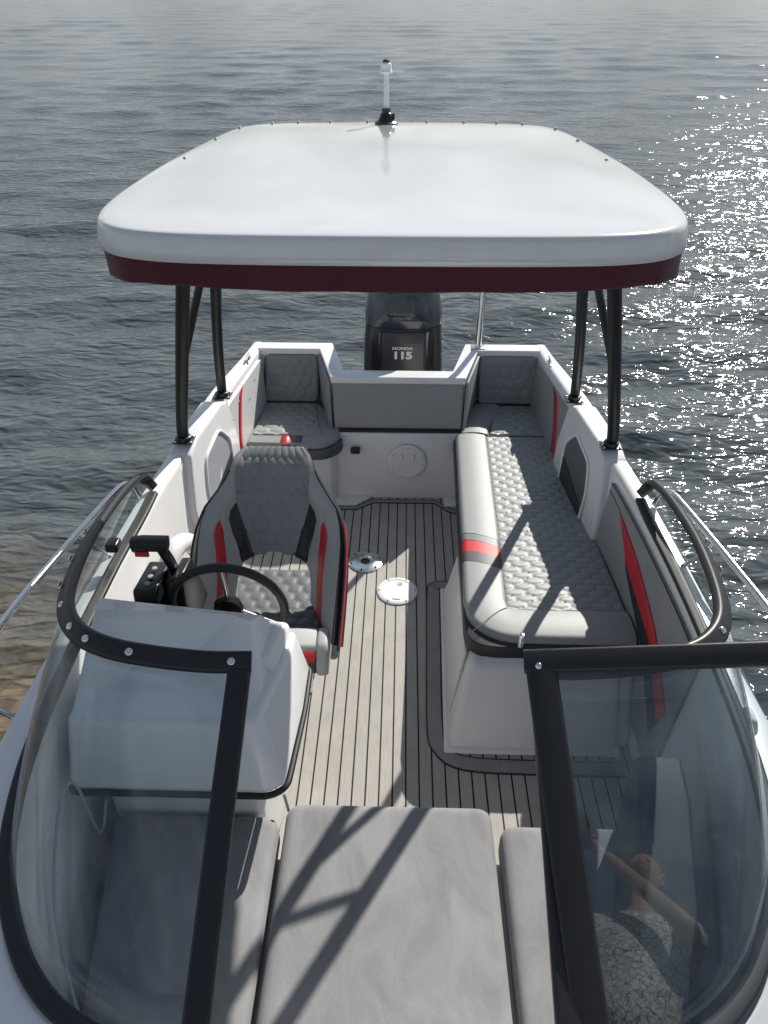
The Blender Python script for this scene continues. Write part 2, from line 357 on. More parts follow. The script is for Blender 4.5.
lathe('socket_cap',[(.014,0),(.014,.006),(.006,.008),(.0005,.008)],(-.278,4.036,.355),(0,-1,0),'rubber',sk,n=16); lathe('socket_cap',[(.014,0),(.014,.006),(.006,.008),(.0005,.008)],(-.251,4.036,.355),(0,-1,0),'rubber',sk,n=16)
# transom coaming: thick moulded wall that drops between the corner seats
pth=[(-.92,4.56),(-.515,4.56),(-.42,4.25),(.42,4.25),(.515,4.56),(.92,4.56)]; zt=[.825,.825,.772,.772,.825,.825]
inn=[];outp=[]
def offs(P,d):
    out=[]
    for i in range(len(P)):
        p=np.array(P[i]);v=[]
        if i>0: t=p-np.array(P[i-1]);t/=np.linalg.norm(t);v.append(np.array([-t[1],t[0]]))
        if i<len(P)-1: t=np.array(P[i+1])-p;t/=np.linalg.norm(t);v.append(np.array([-t[1],t[0]]))
        m_=sum(v)/len(v); m_/=np.dot(m_,v[0])*1.0; out.append(p+m_*d)
    return out
oo=offs(pth,.10); V=[];F=[]
for i in range(6):
    a=pth[i];b=oo[i];z=zt[i]
    V+=[(*a,-.3),(*a,z-.05),(a[0],a[1]-.012,z-.048),(a[0],a[1]-.012,z-.006),(a[0],a[1]-.006,z),(b[0],b[1]-.008,z),(*b,z-.01),(*b,-.3)]
for i in range(5):
    for j in range(7): F.append((i*8+j,(i+1)*8+j,(i+1)*8+j+1,i*8+j+1))
bev(mk('transom',V,F,'gel',boat,smooth=False),.006,2)
# outer stern plate between the corner and the waterline
box('stern_plate',(-.96,4.60,-.4),(.96,4.645,.40),'gel',boat,.01)
slab('transom_pad',[(-.40,4.135,.468),(.405,4.135,.468),(.412,4.235,.735),(-.412,4.235,.735)],.04,.012,'panel',boat)
box('pad_base_strip',(-.395,4.105,.456),(.405,4.23,.466),'char',boat,.004)
# cheek linings beside the corner backrests
for s in (-1,1):
    hexa('cheek_lining',[(s*.41,4.13,.47),(s*.425,4.125,.47),(s*.522,4.53,.47),(s*.507,4.54,.47),(s*.424,4.235,.745),(s*.438,4.23,.745),(s*.530,4.53,.80),(s*.515,4.54,.80)],'vinyldk',boat,.004)
# corner seat bases
prism('corner_seat_base',[(-.94,4.0,-.01),(-.42,4.0,-.01),(-.38,4.06,-.01),(-.42,4.5,-.01),(-.94,4.5,-.01)],(0,0,.37),'gelmatte',boat,.015)
# bench base with sloping foot and recessed panel
bb=hexa('bench_base',[(.375,2.10,-.01),(1.06,2.10,-.01),(1.0,4.5,-.01),(.40,4.5,-.01),(.375,2.26,.372),(1.05,2.26,.372),(.98,4.5,.372),(.40,4.5,.372)],'gelmatte',boat,.03,4)
hexa('bench_locker',[(.240,2.06,-.01),(1.0,2.06,-.01),(1.0,3.14,-.01),(.262,3.14,-.01),(.338,2.24,.366),(1.0,2.24,.366),(1.0,3.08,.366),(.362,3.08,.366)],'gelmatte',boat,.045,5)
hexa('bench_foot_flange',[(.225,2.045,0),(1.0,2.045,0),(1.0,3.15,0),(.25,3.15,0),(.245,2.062,.016),(1.0,2.062,.016),(1.0,3.13,.016),(.262,3.13,.016)],'gelmatte',boat,.008,2)
prism('access_panel',[(.36,2.118,.06),(.50,2.118,.06),(.50,2.178,.19),(.36,2.178,.19)],(0,.006,0),'gelmatte',boat,.003)
hexa('bench_side_panel',[(.255,2.22,.06),(.27,2.23,.06),(.275,3.0,.06),(.26,3.0,.06),(.318,2.32,.35),(.333,2.33,.35),(.335,3.0,.35),(.32,3.0,.35)],'gelmatte',boat,.004)
# round deck plates
h1=lathe('deck_hatch',[(.112,0),(.112,.006),(.104,.011),(.09,.0115),(.088,.009),(.0005,.0095)],(.015,3.115,.001),(0,0,1),'wplast',boat,n=48)
for i in range(6):
    a=2*math.pi*i/6; screw(h1,(.015+.1*math.cos(a),3.115+.1*math.sin(a),.010),(0,0,1),.005,'gplast')
lathe('hatch_key_slot',[(.014,0),(.014,.003),(.009,.0035),(.0005,.001)],(.03,3.17,.0095),(0,0,1),'gplast',h1,n=16); box('hatch_grip',(-.01,3.04,.0095),(.035,3.055,.014),'wplast',h1,.003)
h2=lathe('table_socket',[(.10,0),(.10,.005),(.08,.013),(.045,.015),(.04,.008),(.028,.008),(.026,-.0),(.0005,-.0)],(-.175,3.37,.001),(0,0,1),'steel',boat,n=48)
lathe('socket_plug',[(.024,0),(.024,.005),(.012,.008),(.0005,.008)],(-.175,3.375,.004),(0,0,1),'plast',h2,n=20)
for i in range(6):
    a=2*math.pi*i/6+.3; screw(h2,(-.175+.085*math.cos(a),3.37+.085*math.sin(a),.011),(0,0,1),.006,'plast')
# side linings
def wallpt(y,z,s,off=.006): return (s*(wallx(y,z)-off),y,z)
def lining(name,poly,s,m,off=.012,parent=boat,b=.004):
    P=[wallpt(y,z,s,off) for y,z in poly]; n=len(P)
    Q=[wallpt(y,z,s,-.004) for y,z in poly]
    # tessellate as a fan grid along y so that it follows the wall
    V=P+Q; F=[tuple(range(n)),tuple(range(n,2*n))[::-1]]+[(i,n+i,n+(i+1)%n,(i+1)%n) for i in range(n)]
    return mk(name,V,F,m,parent,smooth=False)
def lining2(name,ylist,lo,hi,s,m,off=.012,parent=boat,nz=6):
    """strip following the wall: lo(y), hi(y)"""
    V=[];F=[];ny=len(ylist)
    for y in ylist:
        for j in range(nz+1):
            z=lo(y)+(hi(y)-lo(y))*j/nz; V.append(wallpt(y,z,s,off))
    m0=len(V)
    for y in ylist:
        for z in (lo(y),hi(y)): V.append(wallpt(y,z,s,-.003))
    for i in range(ny-1):
        for j in range(nz): F.append((i*(nz+1)+j,(i+1)*(nz+1)+j,(i+1)*(nz+1)+j+1,i*(nz+1)+j+1))
        F.append((i*(nz+1),m0+2*i,m0+2*i+2,(i+1)*(nz+1))); F.append((i*(nz+1)+nz,m0+2*i+1,m0+2*i+3,(i+1)*(nz+1)+nz))
    F.append([j for j in range(nz+1)]+[m0+1,m0]); b0=(ny-1)*(nz+1); F.append([b0+j for j in range(nz+1)]+[m0+2*ny-1,m0+2*ny-2])
    return mk(name,V,F,m,parent,sharp=40)
for s in (-1,1):
    ml='panel' if s>0 else 'panel_lit'
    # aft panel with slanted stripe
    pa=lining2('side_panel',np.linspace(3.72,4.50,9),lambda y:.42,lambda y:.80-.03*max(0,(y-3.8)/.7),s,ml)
    if s>0: pa['label']='grey lined side panel with one red slanted stripe'
    for k2,(mm,o_) in enumerate((('red',0),)+((('char',.045),) if s>0 else ())):
        Pq=cr([(3.86+o_*.6,.44),(3.93+o_*.6,.62),(4.02+o_*.5,.76),(4.07+o_*.5,.79)],4)
        V=[];F=[]
        for q in Pq:
            w=.055 if mm=='red' else .008
            V.append(wallpt(q[0],q[1],s,.0155)); V.append(wallpt(q[0]-w,q[1],s,.0155)); V.append(wallpt(q[0],q[1],s,.008)); V.append(wallpt(q[0]-w,q[1],s,.008))
        for i in range(len(Pq)-1): F+= [(4*i,4*i+1,4*i+5,4*i+4),(4*i,4*i+4,4*i+6,4*i+2),(4*i+1,4*i+3,4*i+7,4*i+5)]
        mk('stripe',V,F,mm,pa)
    # forward lining (beside the bench / helm)
    if s>0:
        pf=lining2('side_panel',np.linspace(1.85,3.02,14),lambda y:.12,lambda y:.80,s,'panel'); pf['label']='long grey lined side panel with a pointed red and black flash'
        # diagonal seam and pointed flash
        def flash(poly,m,off,nm):
            V=[wallpt(y,z,s,off) for y,z in poly]+[wallpt(y,z,s,.008) for y,z in poly];n_=len(poly)
            mk(nm,V,[tuple(range(n_))]+[(i,n_+i,n_+(i+1)%n_,(i+1)%n_) for i in range(n_)],m,pf,smooth=False)
        flash([(2.85,.745),(2.64,.61),(2.22,.53),(1.95,.36),(1.92,.46),(2.22,.61),(2.55,.70)],'red','.0'and .0165,'flash')
        flash([(2.70,.655),(2.62,.58),(2.24,.44),(1.98,.26),(1.95,.36),(2.22,.53),(2.64,.615)],'char',.0160,'flash')
        sm=[wallpt(y,z,s,.0125) for y,z in ((3.02,.76),(2.93,.755),(2.85,.745))]
        tube('panel_seam',sm,.0025,'char',pf,n=6)
        tube('panel_seam',[wallpt(y,.80,s,.0125) for y in np.linspace(1.9,3.02,8)],.003,'char',pf,n=6)
    # moulded pocket block with shoulder under the poles
    ys=[3.02,3.14,3.24,3.60,3.72,3.78]
    prof=[(3.00,.10),(3.10,.10),(3.76,.10),(3.78,.60),(3.72,.86),(3.62,.90),(3.24,.90),(3.12,.86),(3.02,.60)]
    def blk(off): return [(s*(wallx(y,min(z,.86))-off),y,z) for y,z in prof]
    P1=blk(.035); P2=[(s*(wallx(y,.5)+.05 if z<.8 else inx(y)+.085),y,z) for y,z in prof]
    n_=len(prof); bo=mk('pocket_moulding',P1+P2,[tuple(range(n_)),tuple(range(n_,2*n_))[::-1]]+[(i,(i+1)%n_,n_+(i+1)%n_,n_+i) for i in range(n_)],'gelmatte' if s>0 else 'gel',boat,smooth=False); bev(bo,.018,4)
    hole=rround([(3.20,.42),(3.60,.42),(3.62,.68),(3.50,.80),(3.26,.76),(3.20,.62)],.04,3)
    Pq=[(s*(wallx(y,z)-.040),y,z) for y,z in hole]
    fr=tube('pocket_rim',Pq,.009,'gel',bo,n=8,closed=True,up=(s,0,0))
    n_=len(hole); V=[(s*(wallx(y,z)-.0375),y,z) for y,z in hole]
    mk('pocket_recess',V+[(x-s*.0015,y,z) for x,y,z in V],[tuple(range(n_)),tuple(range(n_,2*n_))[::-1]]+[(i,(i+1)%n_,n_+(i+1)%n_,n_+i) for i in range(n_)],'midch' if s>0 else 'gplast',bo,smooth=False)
    net=[(3.22,.43),(3.585,.43),(3.60,.60),(3.24,.52)]
    V=[(s*(wallx(y,z)-.041),y,z) for y,z in net]
    mk('pocket_net',V+[(x-s*.003,y,z) for x,y,z in V],[(0,1,2,3),(7,6,5,4),(0,4,5,1),(1,5,6,2),(2,6,7,3),(3,7,4,0)],'mesh',bo,smooth=False)
    # gunwale hooks and cleats
    for (x,y) in ((.945,4.34),):
        c_=box('mooring_cleat',(s*x-.012,y-.05,.832),(s*x+.012,y+.05,.838),'steel',boat,.003)
        tube('cleat_horn',[(s*x,y-.045,.862),(s*x,y+.045,.862)],.006,'steel',c_,n=8); tube('cleat_horn',[(s*x,y-.015,.835),(s*x,y-.015,.862)],.006,'steel',c_,n=8); tube('cleat_horn',[(s*x,y+.015,.835),(s*x,y+.015,.862)],.006,'steel',c_,n=8)
    c_=hexa('deck_fitting',[(s*1.125-.02,1.50,.855),(s*1.125+.02,1.50,.855),(s*1.125+.02,1.60,.855),(s*1.125-.02,1.60,.855),(s*1.125-.012,1.52,.90),(s*1.125+.012,1.52,.90),(s*1.125+.012,1.58,.90),(s*1.125-.012,1.58,.90)],'gel',boat,.012,3)
    # stainless side rail
    rl=tube('side_rail',cr([(s*1.155,2.74,.87),(s*1.165,2.72,.94),(s*1.18,2.66,.985),(s*1.205,2.52,.995),(s*1.262,2.15,1.0),(s*1.30,1.8,1.01),(s*1.31,1.3,1.02),(s*1.26,.7,1.04),(s*1.08,0,1.07)],6),.0135,'steel',boat,n=16)
    for y,x in ((2.3,1.25),(1.5,1.305),(.6,1.24)):
        tube('rail_stanchion',[(s*x,y,1.0),(s*(x-.10),y+.02,.85)],.010,'steel',rl,n=10)
    # rubbing strake
    sweep('rubbing_strake',[(s*p[0]+s*.012,p[1],float(decz(p[1]))-.075) for p in OUT[:-6]],rrect(.028,.045,.01,3),'gplast',boat)
# snaps on port lining
for y,z in ((4.3,.72),(4.15,.66),(4.42,.52),(4.2,.5),(3.95,.74),(3.8,.7)):
    screw(boat,wallpt(y,z,-1,.012),(1,0,0),.006,'gplast')
for y,z in ((2.9,.62),(2.45,.74),(2.2,.68)): screw(boat,wallpt(y,z,1,.012),(-1,0,0),.006,'gplast')
# bow seat base, low wall under cushions
bs=rround([(-.93,1.36),(.93,1.36),(.88,1.0),(.66,.62),(.3,.56),(-.3,.56),(-.66,.62),(-.88,1.0)],.05)
prism('bow_seat_base',[(x,y,-.01) for x,y in bs],(0,0,.36),'gelmatte',boat,.02)
# grey tube on the port lining, added to mimic a line in the glass
pp=[(-.93,1.45,.62),(-.965,1.43,.74),(-.995,1.36,.78),(-.985,1.22,.70),(-.93,1.0,.62),(-.84,.82,.55)]
tube('piping',cr([(-.915,1.40,.60),(-.93,1.33,.52),(-.972,1.36,.74),(-.99,1.27,.72),(-.955,1.08,.62),(-.885,.93,.55),(-.80,.80,.52)],5),.005,'gplast',boat,n=8)
# stern ski pole, stainless
tube('stern_grab_pole',[(.52,4.60,.815),(.535,4.60,1.75)],.021,'steel',boat,n=18)
# low stern fitting
box('stern_cap',(.475,4.565,.824),(.565,4.64,.831),'steel',boat,.004)
# starboard bow side cushion (coaming pad)
cp=[(1.47,.45),(1.49,.74),(1.46,.80),(1.30,.80),(1.0,.78),(.80,.76),(.80,.45)]
def cpx(y): return float(np.interp(y,[.78,1.0,1.28,1.46],[.80,.90,.965,.985]))
V=[(cpx(y)-.215,y,z) for y,z in cp]+[(cpx(y)-.05-.035*(z-.45)/.4,y,z) for y,z in cp]; n_=len(cp)
# ------------------------------------------------------------------ cushions
def thing1(o,label,cat,group=None): return tag(o,label,cat,group)
cpo=mk('side_cushion',V,[tuple(range(n_)),tuple(range(n_,2*n_))[::-1]]+[(i,(i+1)%n_,n_+(i+1)%n_,n_+i) for i in range(n_)],'char2',None,smooth=False); bev(cpo,.014,3)
thing1(cpo,'dark grey upright padded side cushion behind the open windshield glass on the right','cushion')
GB='grey suede cushions in the bow'
def flat(C,z): return [(x,y,z) for x,y in C]
o=slab('bow_cushion',flat([(-.353,.45),(.353,.45),(.350,1.505),(-.352,1.505)],.455),.10,.035,'suede',None,crown=.006,R2=.05,res=.02,wob=.0015); thing1(o,'large grey suede cushion in the middle of the bow seat with diagonal shadows','cushion',GB)
o=slab('bow_cushion',flat([(-.80,.62),(-.372,.62),(-.372,1.455),(-.935,1.455)],.45),.10,.03,'suede',None,crown=.005,R2=.045,res=.02,wob=.0015); thing1(o,'shaded grey suede cushion in front of the white helm console','cushion',GB)
o=slab('bow_cushion',flat([(.372,.62),(.80,.62),(.93,1.44),(.372,1.44)],.45),.10,.03,'suede',None,crown=.005,R2=.045,res=.02,wob=.0015); thing1(o,'grey suede cushion beside the upright side cushion under the open glass','cushion',GB)

def cushion(root,plan_skirt,z0,zs,ztop,roll_polys,inserts,rr=.03):
    prism('skirt',[(x,y,z0) for x,y in plan_skirt],(0,0,zs-z0),'char',root,.008,2)
# long bench
be=empty('bench_cushion',(.66,3.2,.375),'long quilted grey bench cushion with a red stripe along the right side','cushion')
bp_=rround([(.312,2.274),(1.06,2.274),(1.0,4.08),(.352,4.08)],[.14,.03,.02,.03],8)
prism('skirt',[(x,y,.362) for x,y in bp_],(0,0,.072),'char',be,.006,2)
# stripe material: bands across the roll by the roll's own position
def rollmat(y0,slope):
    m,nt,b=nodes('bench_roll_vinyl'); L=nt.links.new; tc=N(nt,'ShaderNodeTexCoord'); sp=N(nt,'ShaderNodeSeparateXYZ'); L(tc.outputs['Object'],sp.inputs[0])
    ma=N(nt,'ShaderNodeMath',operation='MULTIPLY_ADD'); ma.inputs[1].default_value=slope; L(sp.outputs[0],ma.inputs[0]); L(sp.outputs[1],ma.inputs[2])
    s2=N(nt,'ShaderNodeMath',operation='SUBTRACT'); s2.inputs[1].default_value=y0; L(ma.outputs[0],s2.inputs[0])
    mr=N(nt,'ShaderNodeMapRange'); mr.inputs[1].default_value=0; mr.inputs[2].default_value=.25; L(s2.outputs[0],mr.inputs[0])
    c=N(nt,'ShaderNodeValToRGB'); c.color_ramp.interpolation='CONSTANT'; e=c.color_ramp.elements
    g=(.275,.29,.288,1); k_=(.10,.105,.115,1)
    e[0].position=0; e[0].color=g; e[1].position=.96; e[1].color=g
    for p,col in ((.02,(.01,.01,.01,1)),(.05,(.07,.075,.08,1)),(.36,(.56,.018,.03,1)),(.70,(.01,.01,.01,1)),(.73,(.17,.18,.18,1)),(.93,(.01,.01,.01,1))): q=e.new(p); q.color=col
    L(mr.outputs[0],c.inputs[0]); L(c.outputs[0],b.inputs['Base Color']); b.inputs['Roughness'].default_value=.48
    n=N(nt,'ShaderNodeTexNoise',i_Scale=500.0); L(tc.outputs['Object'],n.inputs['Vector']); bp=N(nt,'ShaderNodeBump',i_Strength=.3,i_Distance=.002); L(n.outputs[0],bp.inputs['Height']); L(bp.outputs[0],b.inputs['Normal'])
    return m
# L-shaped roll: swept half-round section, path runs aft->front->starboard
path=[(.462,4.075,0),(.450,3.6,0),(.438,3.1,0),(.426,2.75,0),(.418,2.55,0)]+[(.424+.12*(1-math.cos(a)),2.50-.105*math.sin(a),0) for a in np.linspace(.15,1.57,9)]+[(.70,2.392,0),(.85,2.392,0),(1.045,2.392,0)]
pr=[(-.10,-.052),(-.10,.012)]+[(-.10+.03*(1-math.cos(a)),.012+.034*math.sin(a)) for a in np.linspace(.3,1.57,5)]+[(-.03,.052),(.03,.053)]+[(.098-.03*(1-math.cos(a)),.010+.036*math.sin(a)) for a in np.linspace(1.57,0.2,6)]+[(.098,-.052)]
rl=sweep('roll',[(x,y,.423) for x,y,_ in path],pr,rollmat(-.49,.35),be,sharp=45)
tube('seam',cr([(.345,2.33,.470),(.405,2.39,.4775),(.47,2.455,.477),(.51,2.485,.470)],5),.0018,'midch',be,n=6)
# quilted insert
slab('quilted_insert',[(.508,2.478,.462),(1.045,2.478,.462),(.975,4.07,.462),(.552,4.07,.462)],.05,.014,'vinyl',be,cell=(.088,.041),depth=.0075,res=.0078,crown=.004)
# aft starboard corner cushion
cc=empty('corner_cushion',(.7,4.3,.375),'shaded quilted corner cushion at the aft end of the long bench','cushion')
prism('skirt',[(x,y,.372) for x,y in [(.40,4.095),(.985,4.095),(.95,4.5),(.53,4.5),(.40,4.20)]],(0,0,.05),'char',cc,.006,2)
sweep('roll',[(.485,4.09,.425),(.49,4.16,.427),(.515,4.25,.427),(.56,4.38,.427),(.61,4.50,.425)],[(a*.95,b) for a,b in pr],'vinyl',cc,sharp=45)
slab('quilted_insert',[(.578,4.092,.464),(.975,4.092,.464),(.935,4.49,.464),(.655,4.49,.464)],.05,.014,'vinyl',cc,cell=(.1,.05),depth=.011,res=.009,crown=.004)
# port corner seat
pc=empty('corner_cushion',(-.66,4.2,.36),'quilted grey corner seat cushion with a short red stripe behind the helm seat','cushion')
pl=rround([(-.93,3.93),(-.44,3.92),(-.345,4.02),(-.35,4.20),(-.53,4.5),(-.90,4.5)],[.02,.06,.05,.05,.02,.02],4)
prism('skirt',[(x,y,.355) for x,y in pl],(0,0,.07),'midch',pc,.008,2)
pl2=rround([(-.925,3.94),(-.45,3.93),(-.36,4.03),(-.365,4.20),(-.54,4.495),(-.895,4.495)],[.02,.06,.05,.05,.02,.02],4)
ot=prism('pad',[(x,y,.425) for x,y in pl2],(0,0,.042),'vinyl',pc,.022,4)
slab('quilted_insert',[(-.90,4.03),(-.50,4.03),(-.56,4.47),(-.885,4.47)] and [(-.905,4.035,.4755),(-.47,4.035,.4755),(-.56,4.475,.4755),(-.885,4.475,.4755)],.012,.01,'vinyl',pc,cell=(.09,.06),depth=.008,res=.009,crown=.003)
for x0,x1,mm in ((-.72,-.66,'red'),(-.655,-.59,'midch')):
    yy=[3.918,3.932,3.95,4.03]; zz=[.40,.452,.4685,.4695]
    V=[];F=[]
    for y,z in zip(yy,zz): V+=[(x0,y-.0015,z),(x1,y-.0015,z),(x0,y-.0015,z-.006),(x1,y-.0015,z-.006)]
    for i in range(3): F+=[(4*i,4*i+1,4*i+5,4*i+4),(4*i,4*i+4,4*i+6,4*i+2),(4*i+1,4*i+3,4*i+7,4*i+5)]
    mk('stripe',V,F,mm,pc)
# corner backrests
for s,lab in ((-1,'quilted square backrest cushion of the left corner seat'),(1,'quilted square backrest cushion at the aft end of the right bench')):
    bk=empty('backrest_cushion',(s*.72,4.5,.47),lab,'backrest','square corner backrests')
    if s<0: C=[(-.895,4.475,.475),(-.535,4.475,.475),(-.525,4.53,.79),(-.875,4.53,.79)]
    else: C=[(.535,4.475,.475),(.93,4.475,.475),(.91,4.53,.79),(.525,4.53,.79)]
    slab('quilted_pad',C,.05,.02,'vinyldk',bk,cell=(.07,.07),depth=.007,res=.009,crown=.008,R2=.03)
    P=[np.array(q)+np.array([0,.022,-.005]) for q in C]
    cc_=(sum(P)/4); ring=[]
    for i in range(4):
        a,b_=P[i],P[(i+1)%4]
        for t in np.linspace(.08,.92,8): ring.append(a*(1-t)+b_*t)
    tube('piping',[cc_+(q-cc_)*1.0 for q in ring],.006,'char',bk,n=8,closed=True,up=(0,1,0))

# ------------------------------------------------------------------ HARDTOP
ht=empty('hardtop_canopy',(0,3.3,.88),'white glossy hardtop canopy with burgundy canvas skirt on black poles','canopy')
half=[(0,1.667),(.215,1.668),(.40,1.674),(.535,1.69),(.635,1.728),(.70,1.80),(.730,1.90),(.742,2.045),(.742,2.24),(.728,2.54),(.675,3.03),(.640,3.20),(.600,3.285),(.54,3.33),(.45,3.358),(.215,3.385),(0,3.39)]
hp=cr(half,4); ring=[(x,y) for x,y in hp]+[(-x,y) for x,y in hp[::-1][1:-1]]
ring=np.array(ring); TX=-.012; ring[:,0]=ring[:,0]*.983+TX; cen=np.array([TX,2.53])
def inset(P,d):
    n=len(P);out=[]
    for i in range(n):
        t=P[(i+1)%n]-P[i-1]; t/=np.linalg.norm(t); out.append(P[i]+np.array([-t[1],t[0]])*d)
    return np.array(out)
def crown(P): return .016*(1-np.clip((np.abs(P[:,0])/.75)**2,0,1))*(1-np.clip(((P[:,1]-2.53)/.88)**2,0,1))
def lay(d,z,c=0): P=inset(ring,d); return np.column_stack([P,np.full(len(P),z)+(crown(P)*c)])
ls=[lay(.012,2.236),lay(-.004,2.236),lay(-.008,2.239),lay(-.006,2.256),lay(-.001,2.286),lay(.001,2.291),lay(.004,2.2965),lay(.009,2.2995),lay(.02,2.301),lay(.05,2.302,.5)]
for f in (.85,.7,.5,.3,.12):
    P=cen+(inset(ring,.05)-cen)*f; ls.append(np.column_stack([P,np.full(len(P),2.302)+crown(P)]))
V=np.vstack(ls).tolist(); n=len(ring); F=[]
for i in range(len(ls)-1):
    for j in range(n): F.append((i*n+j,i*n+(j+1)%n,(i+1)*n+(j+1)%n,(i+1)*n+j))
F.append(tuple(range((len(ls)-1)*n,len(ls)*n)))
P=inset(ring,.022); b0=len(V)
for f in (.97,.5): V+=np.column_stack([cen+(P-cen)*f,np.full(n,2.265)]).tolist()
F+= [(j,b0+j,b0+(j+1)%n,(j+1)%n) for j in range(n)]+[(b0+j,b0+n+j,b0+n+(j+1)%n,b0+(j+1)%n) for j in range(n)]+[tuple(range(b0+n,b0+2*n))]
roof=mk('roof',V,F,'roof',ht,sharp=60)
V=[];F=[];nj=9
IP=inset(ring,-.001)
for i in range(n):
    for j in range(nj):
        t=j/(nj-1); w=.0045*math.sin(i*.55)*t+.003*math.sin(i*1.7+2)*t; c=cen-IP[i]; c=c/np.linalg.norm(c)
        sag=.006*math.sin(i*.3+1)
        V.append((IP[i][0]+c[0]*(.003*t+w),IP[i][1]+c[1]*(.003*t+w),2.246-(.068+sag*.5)*t))
for i in range(n):
    for j in range(nj-1): F.append((i*nj+j,((i+1)%n)*nj+j,((i+1)%n)*nj+j+1,i*nj+j+1))
vo=mk('canvas_skirt',V,F,'burg',ht); so=vo.modifiers.new('thickness','SOLIDIFY'); so.thickness=.002
for s in (-1,1):
    for x,y in ((.665,2.55),(.645,2.92),(.61,3.19),(.50,3.31),(.40,3.345),(.27,3.355),(.12,3.36)): lathe('roof_bolt',[(.006,-.004),(.006,.003),(.004,.005),(.0005,.005)],(TX+s*x,y,2.303),(0,0,1),'gplast',roof,n=10)
for s in (-1,1):
    F0,F1=np.array((s*1.058,3.20,.90)),np.array((s*.71,2.68,2.245)); R0,R1=np.array((s*.985,3.76,.87)),np.array((s*.68,2.96,2.245))
    def on(a,b,z): t=(z-a[2])/(b[2]-a[2]); return a*(1-t)+b*t
    tube('pole',cr([F0,F0+np.array((-s*.004,-.01,.08)),on(F0,F1,1.3)+np.array((s*.015,0,0)),on(F0,F1,1.8)+np.array((s*.012,0,0)),F1],6),.029,'blackp',ht,n=20,ry=.026,up=(0,1,0))
    tube('pole',cr([R0,R0+np.array((-s*.004,-.01,.08)),on(R0,R1,1.3)+np.array((s*.015,0,0)),on(R0,R1,1.8)+np.array((s*.012,0,0)),R1],6),.026,'blackp',ht,n=20,up=(0,1,0))
    tube('brace',[on(F0,F1,1.40)+np.array((s*.01,0,0)),on(R0,R1,2.03)],.017,'blackp',ht,n=14)
    tube('brace',[on(F0,F1,1.86)+np.array((s*.008,0,0)),on(R0,R1,2.12)],.016,'blackp',ht,n=14)
    tube('roof_bar',[(s*.68,1.95,2.25),(s*.66,3.18,2.25)],.013,'blackp',ht,n=14)
    for q,r_ in ((F0,.036),(R0,.033)):
        x,y,z=q
        b_=box('base_plate',(x-.05,y-.042,z),(x+.05,y+.042,z+.007),'blackp',ht,.004,2)
        lathe('socket',[(r_,0),(r_,.02),(r_-.005,.024),(.025,.024)],(x,y,z+.006),(0,0,1),'blackp',b_,n=20)
        for dx in (-.038,.038):
            for dy in (-.030,.030): screw(b_,(x+dx,y+dy,z+.006),(0,0,1),.0065)
for y in (2.2,2.75): tube('roof_bar',[(-.67,y,2.252),(.67,y,2.252)],.013,'blackp',ht,n=14,up=(0,0,1))
NX,NY,NZ=-.055,3.30,2.303
nl=empty('navigation_light',(NX,NY,NZ),'white all round navigation light on a short mast with black foot on the canopy','navigation light')
lathe('foot',[(.046,0),(.046,.006),(.034,.012),(.026,.026),(.023,.036),(.017,.04),(.017,.056),(.0005,.056)],(NX,NY,NZ+.001),(0,0,1),'plast',nl,n=28)
lathe('knob',[(.010,0),(.010,.022),(.0005,.022)],(NX+.012,NY,NZ+.028),(1,0,.0),'plast',nl,n=12)
lathe('mast',[(.0105,.0),(.0105,.125),(.0005,.125)],(NX,NY,NZ+.05),(0,0,1),'wplast',nl,n=18)
lathe('lens',[(.017,0),(.024,.002),(.025,.009),(.021,.014),(.020,.034),(.013,.040),(.0005,.040)],(NX,NY,NZ+.172),(0,0,1),'lens',nl,n=24)
lathe('cap',[(.010,0),(.014,.002),(.014,.008),(.006,.012),(.0005,.012)],(NX,NY,NZ+.210),(0,0,1),'plast',nl,n=20)

# ------------------------------------------------------------------ OUTBOARD
ob=empty('outboard_motor',(.03,4.95,-.4),'dark blue and black 115 outboard motor clamped behind the transom','outboard motor')
def ringrr(cx,cy,w,l,z,rc,n=6): return [(cx+a*1.09,cy+b,z) for a,b in rrect(w,l,rc,n)]
def loft(name,rings,m,parent,sharp=50,cap=True):
    V=[];k=len(rings[0]);F=[]
    for r_ in rings: V+=list(r_)
    for i in range(len(rings)-1):
        for j in range(k): F.append((i*k+j,i*k+(j+1)%k,(i+1)*k+(j+1)%k,(i+1)*k+j))
    if cap: F.append(tuple(range(k))[::-1]); F.append(tuple(range((len(rings)-1)*k,len(rings)*k)))
    return mk(name,V,F,m,parent,sharp=sharp)
CX_=.03
loft('lower_cowling',[ringrr(CX_,4.98,.40,.56,.30,.12),ringrr(CX_,4.98,.48,.62,.40,.13),ringrr(CX_,4.98,.50,.64,.56,.13),ringrr(CX_,4.98,.495,.63,.66,.13),ringrr(CX_,4.985,.485,.62,.80,.13),ringrr(CX_,4.99,.468,.60,.91,.13)],'plast',ob)
cw=loft('cowling',[ringrr(CX_,4.99,.455,.59,.90,.14),ringrr(CX_,4.99,.478,.63,.92,.15),ringrr(CX_,4.99,.474,.63,.98,.17),ringrr(CX_,4.99,.462,.625,1.04,.18),ringrr(CX_,4.995,.442,.61,1.10,.18),ringrr(CX_,5.0,.412,.59,1.16,.17),ringrr(CX_,5.01,.375,.55,1.21,.16),ringrr(CX_,5.02,.34,.50,1.25,.14),ringrr(CX_,5.03,.24,.4,1.275,.11),ringrr(CX_,5.04,.1,.24,1.283,.045)],'cowl',ob)
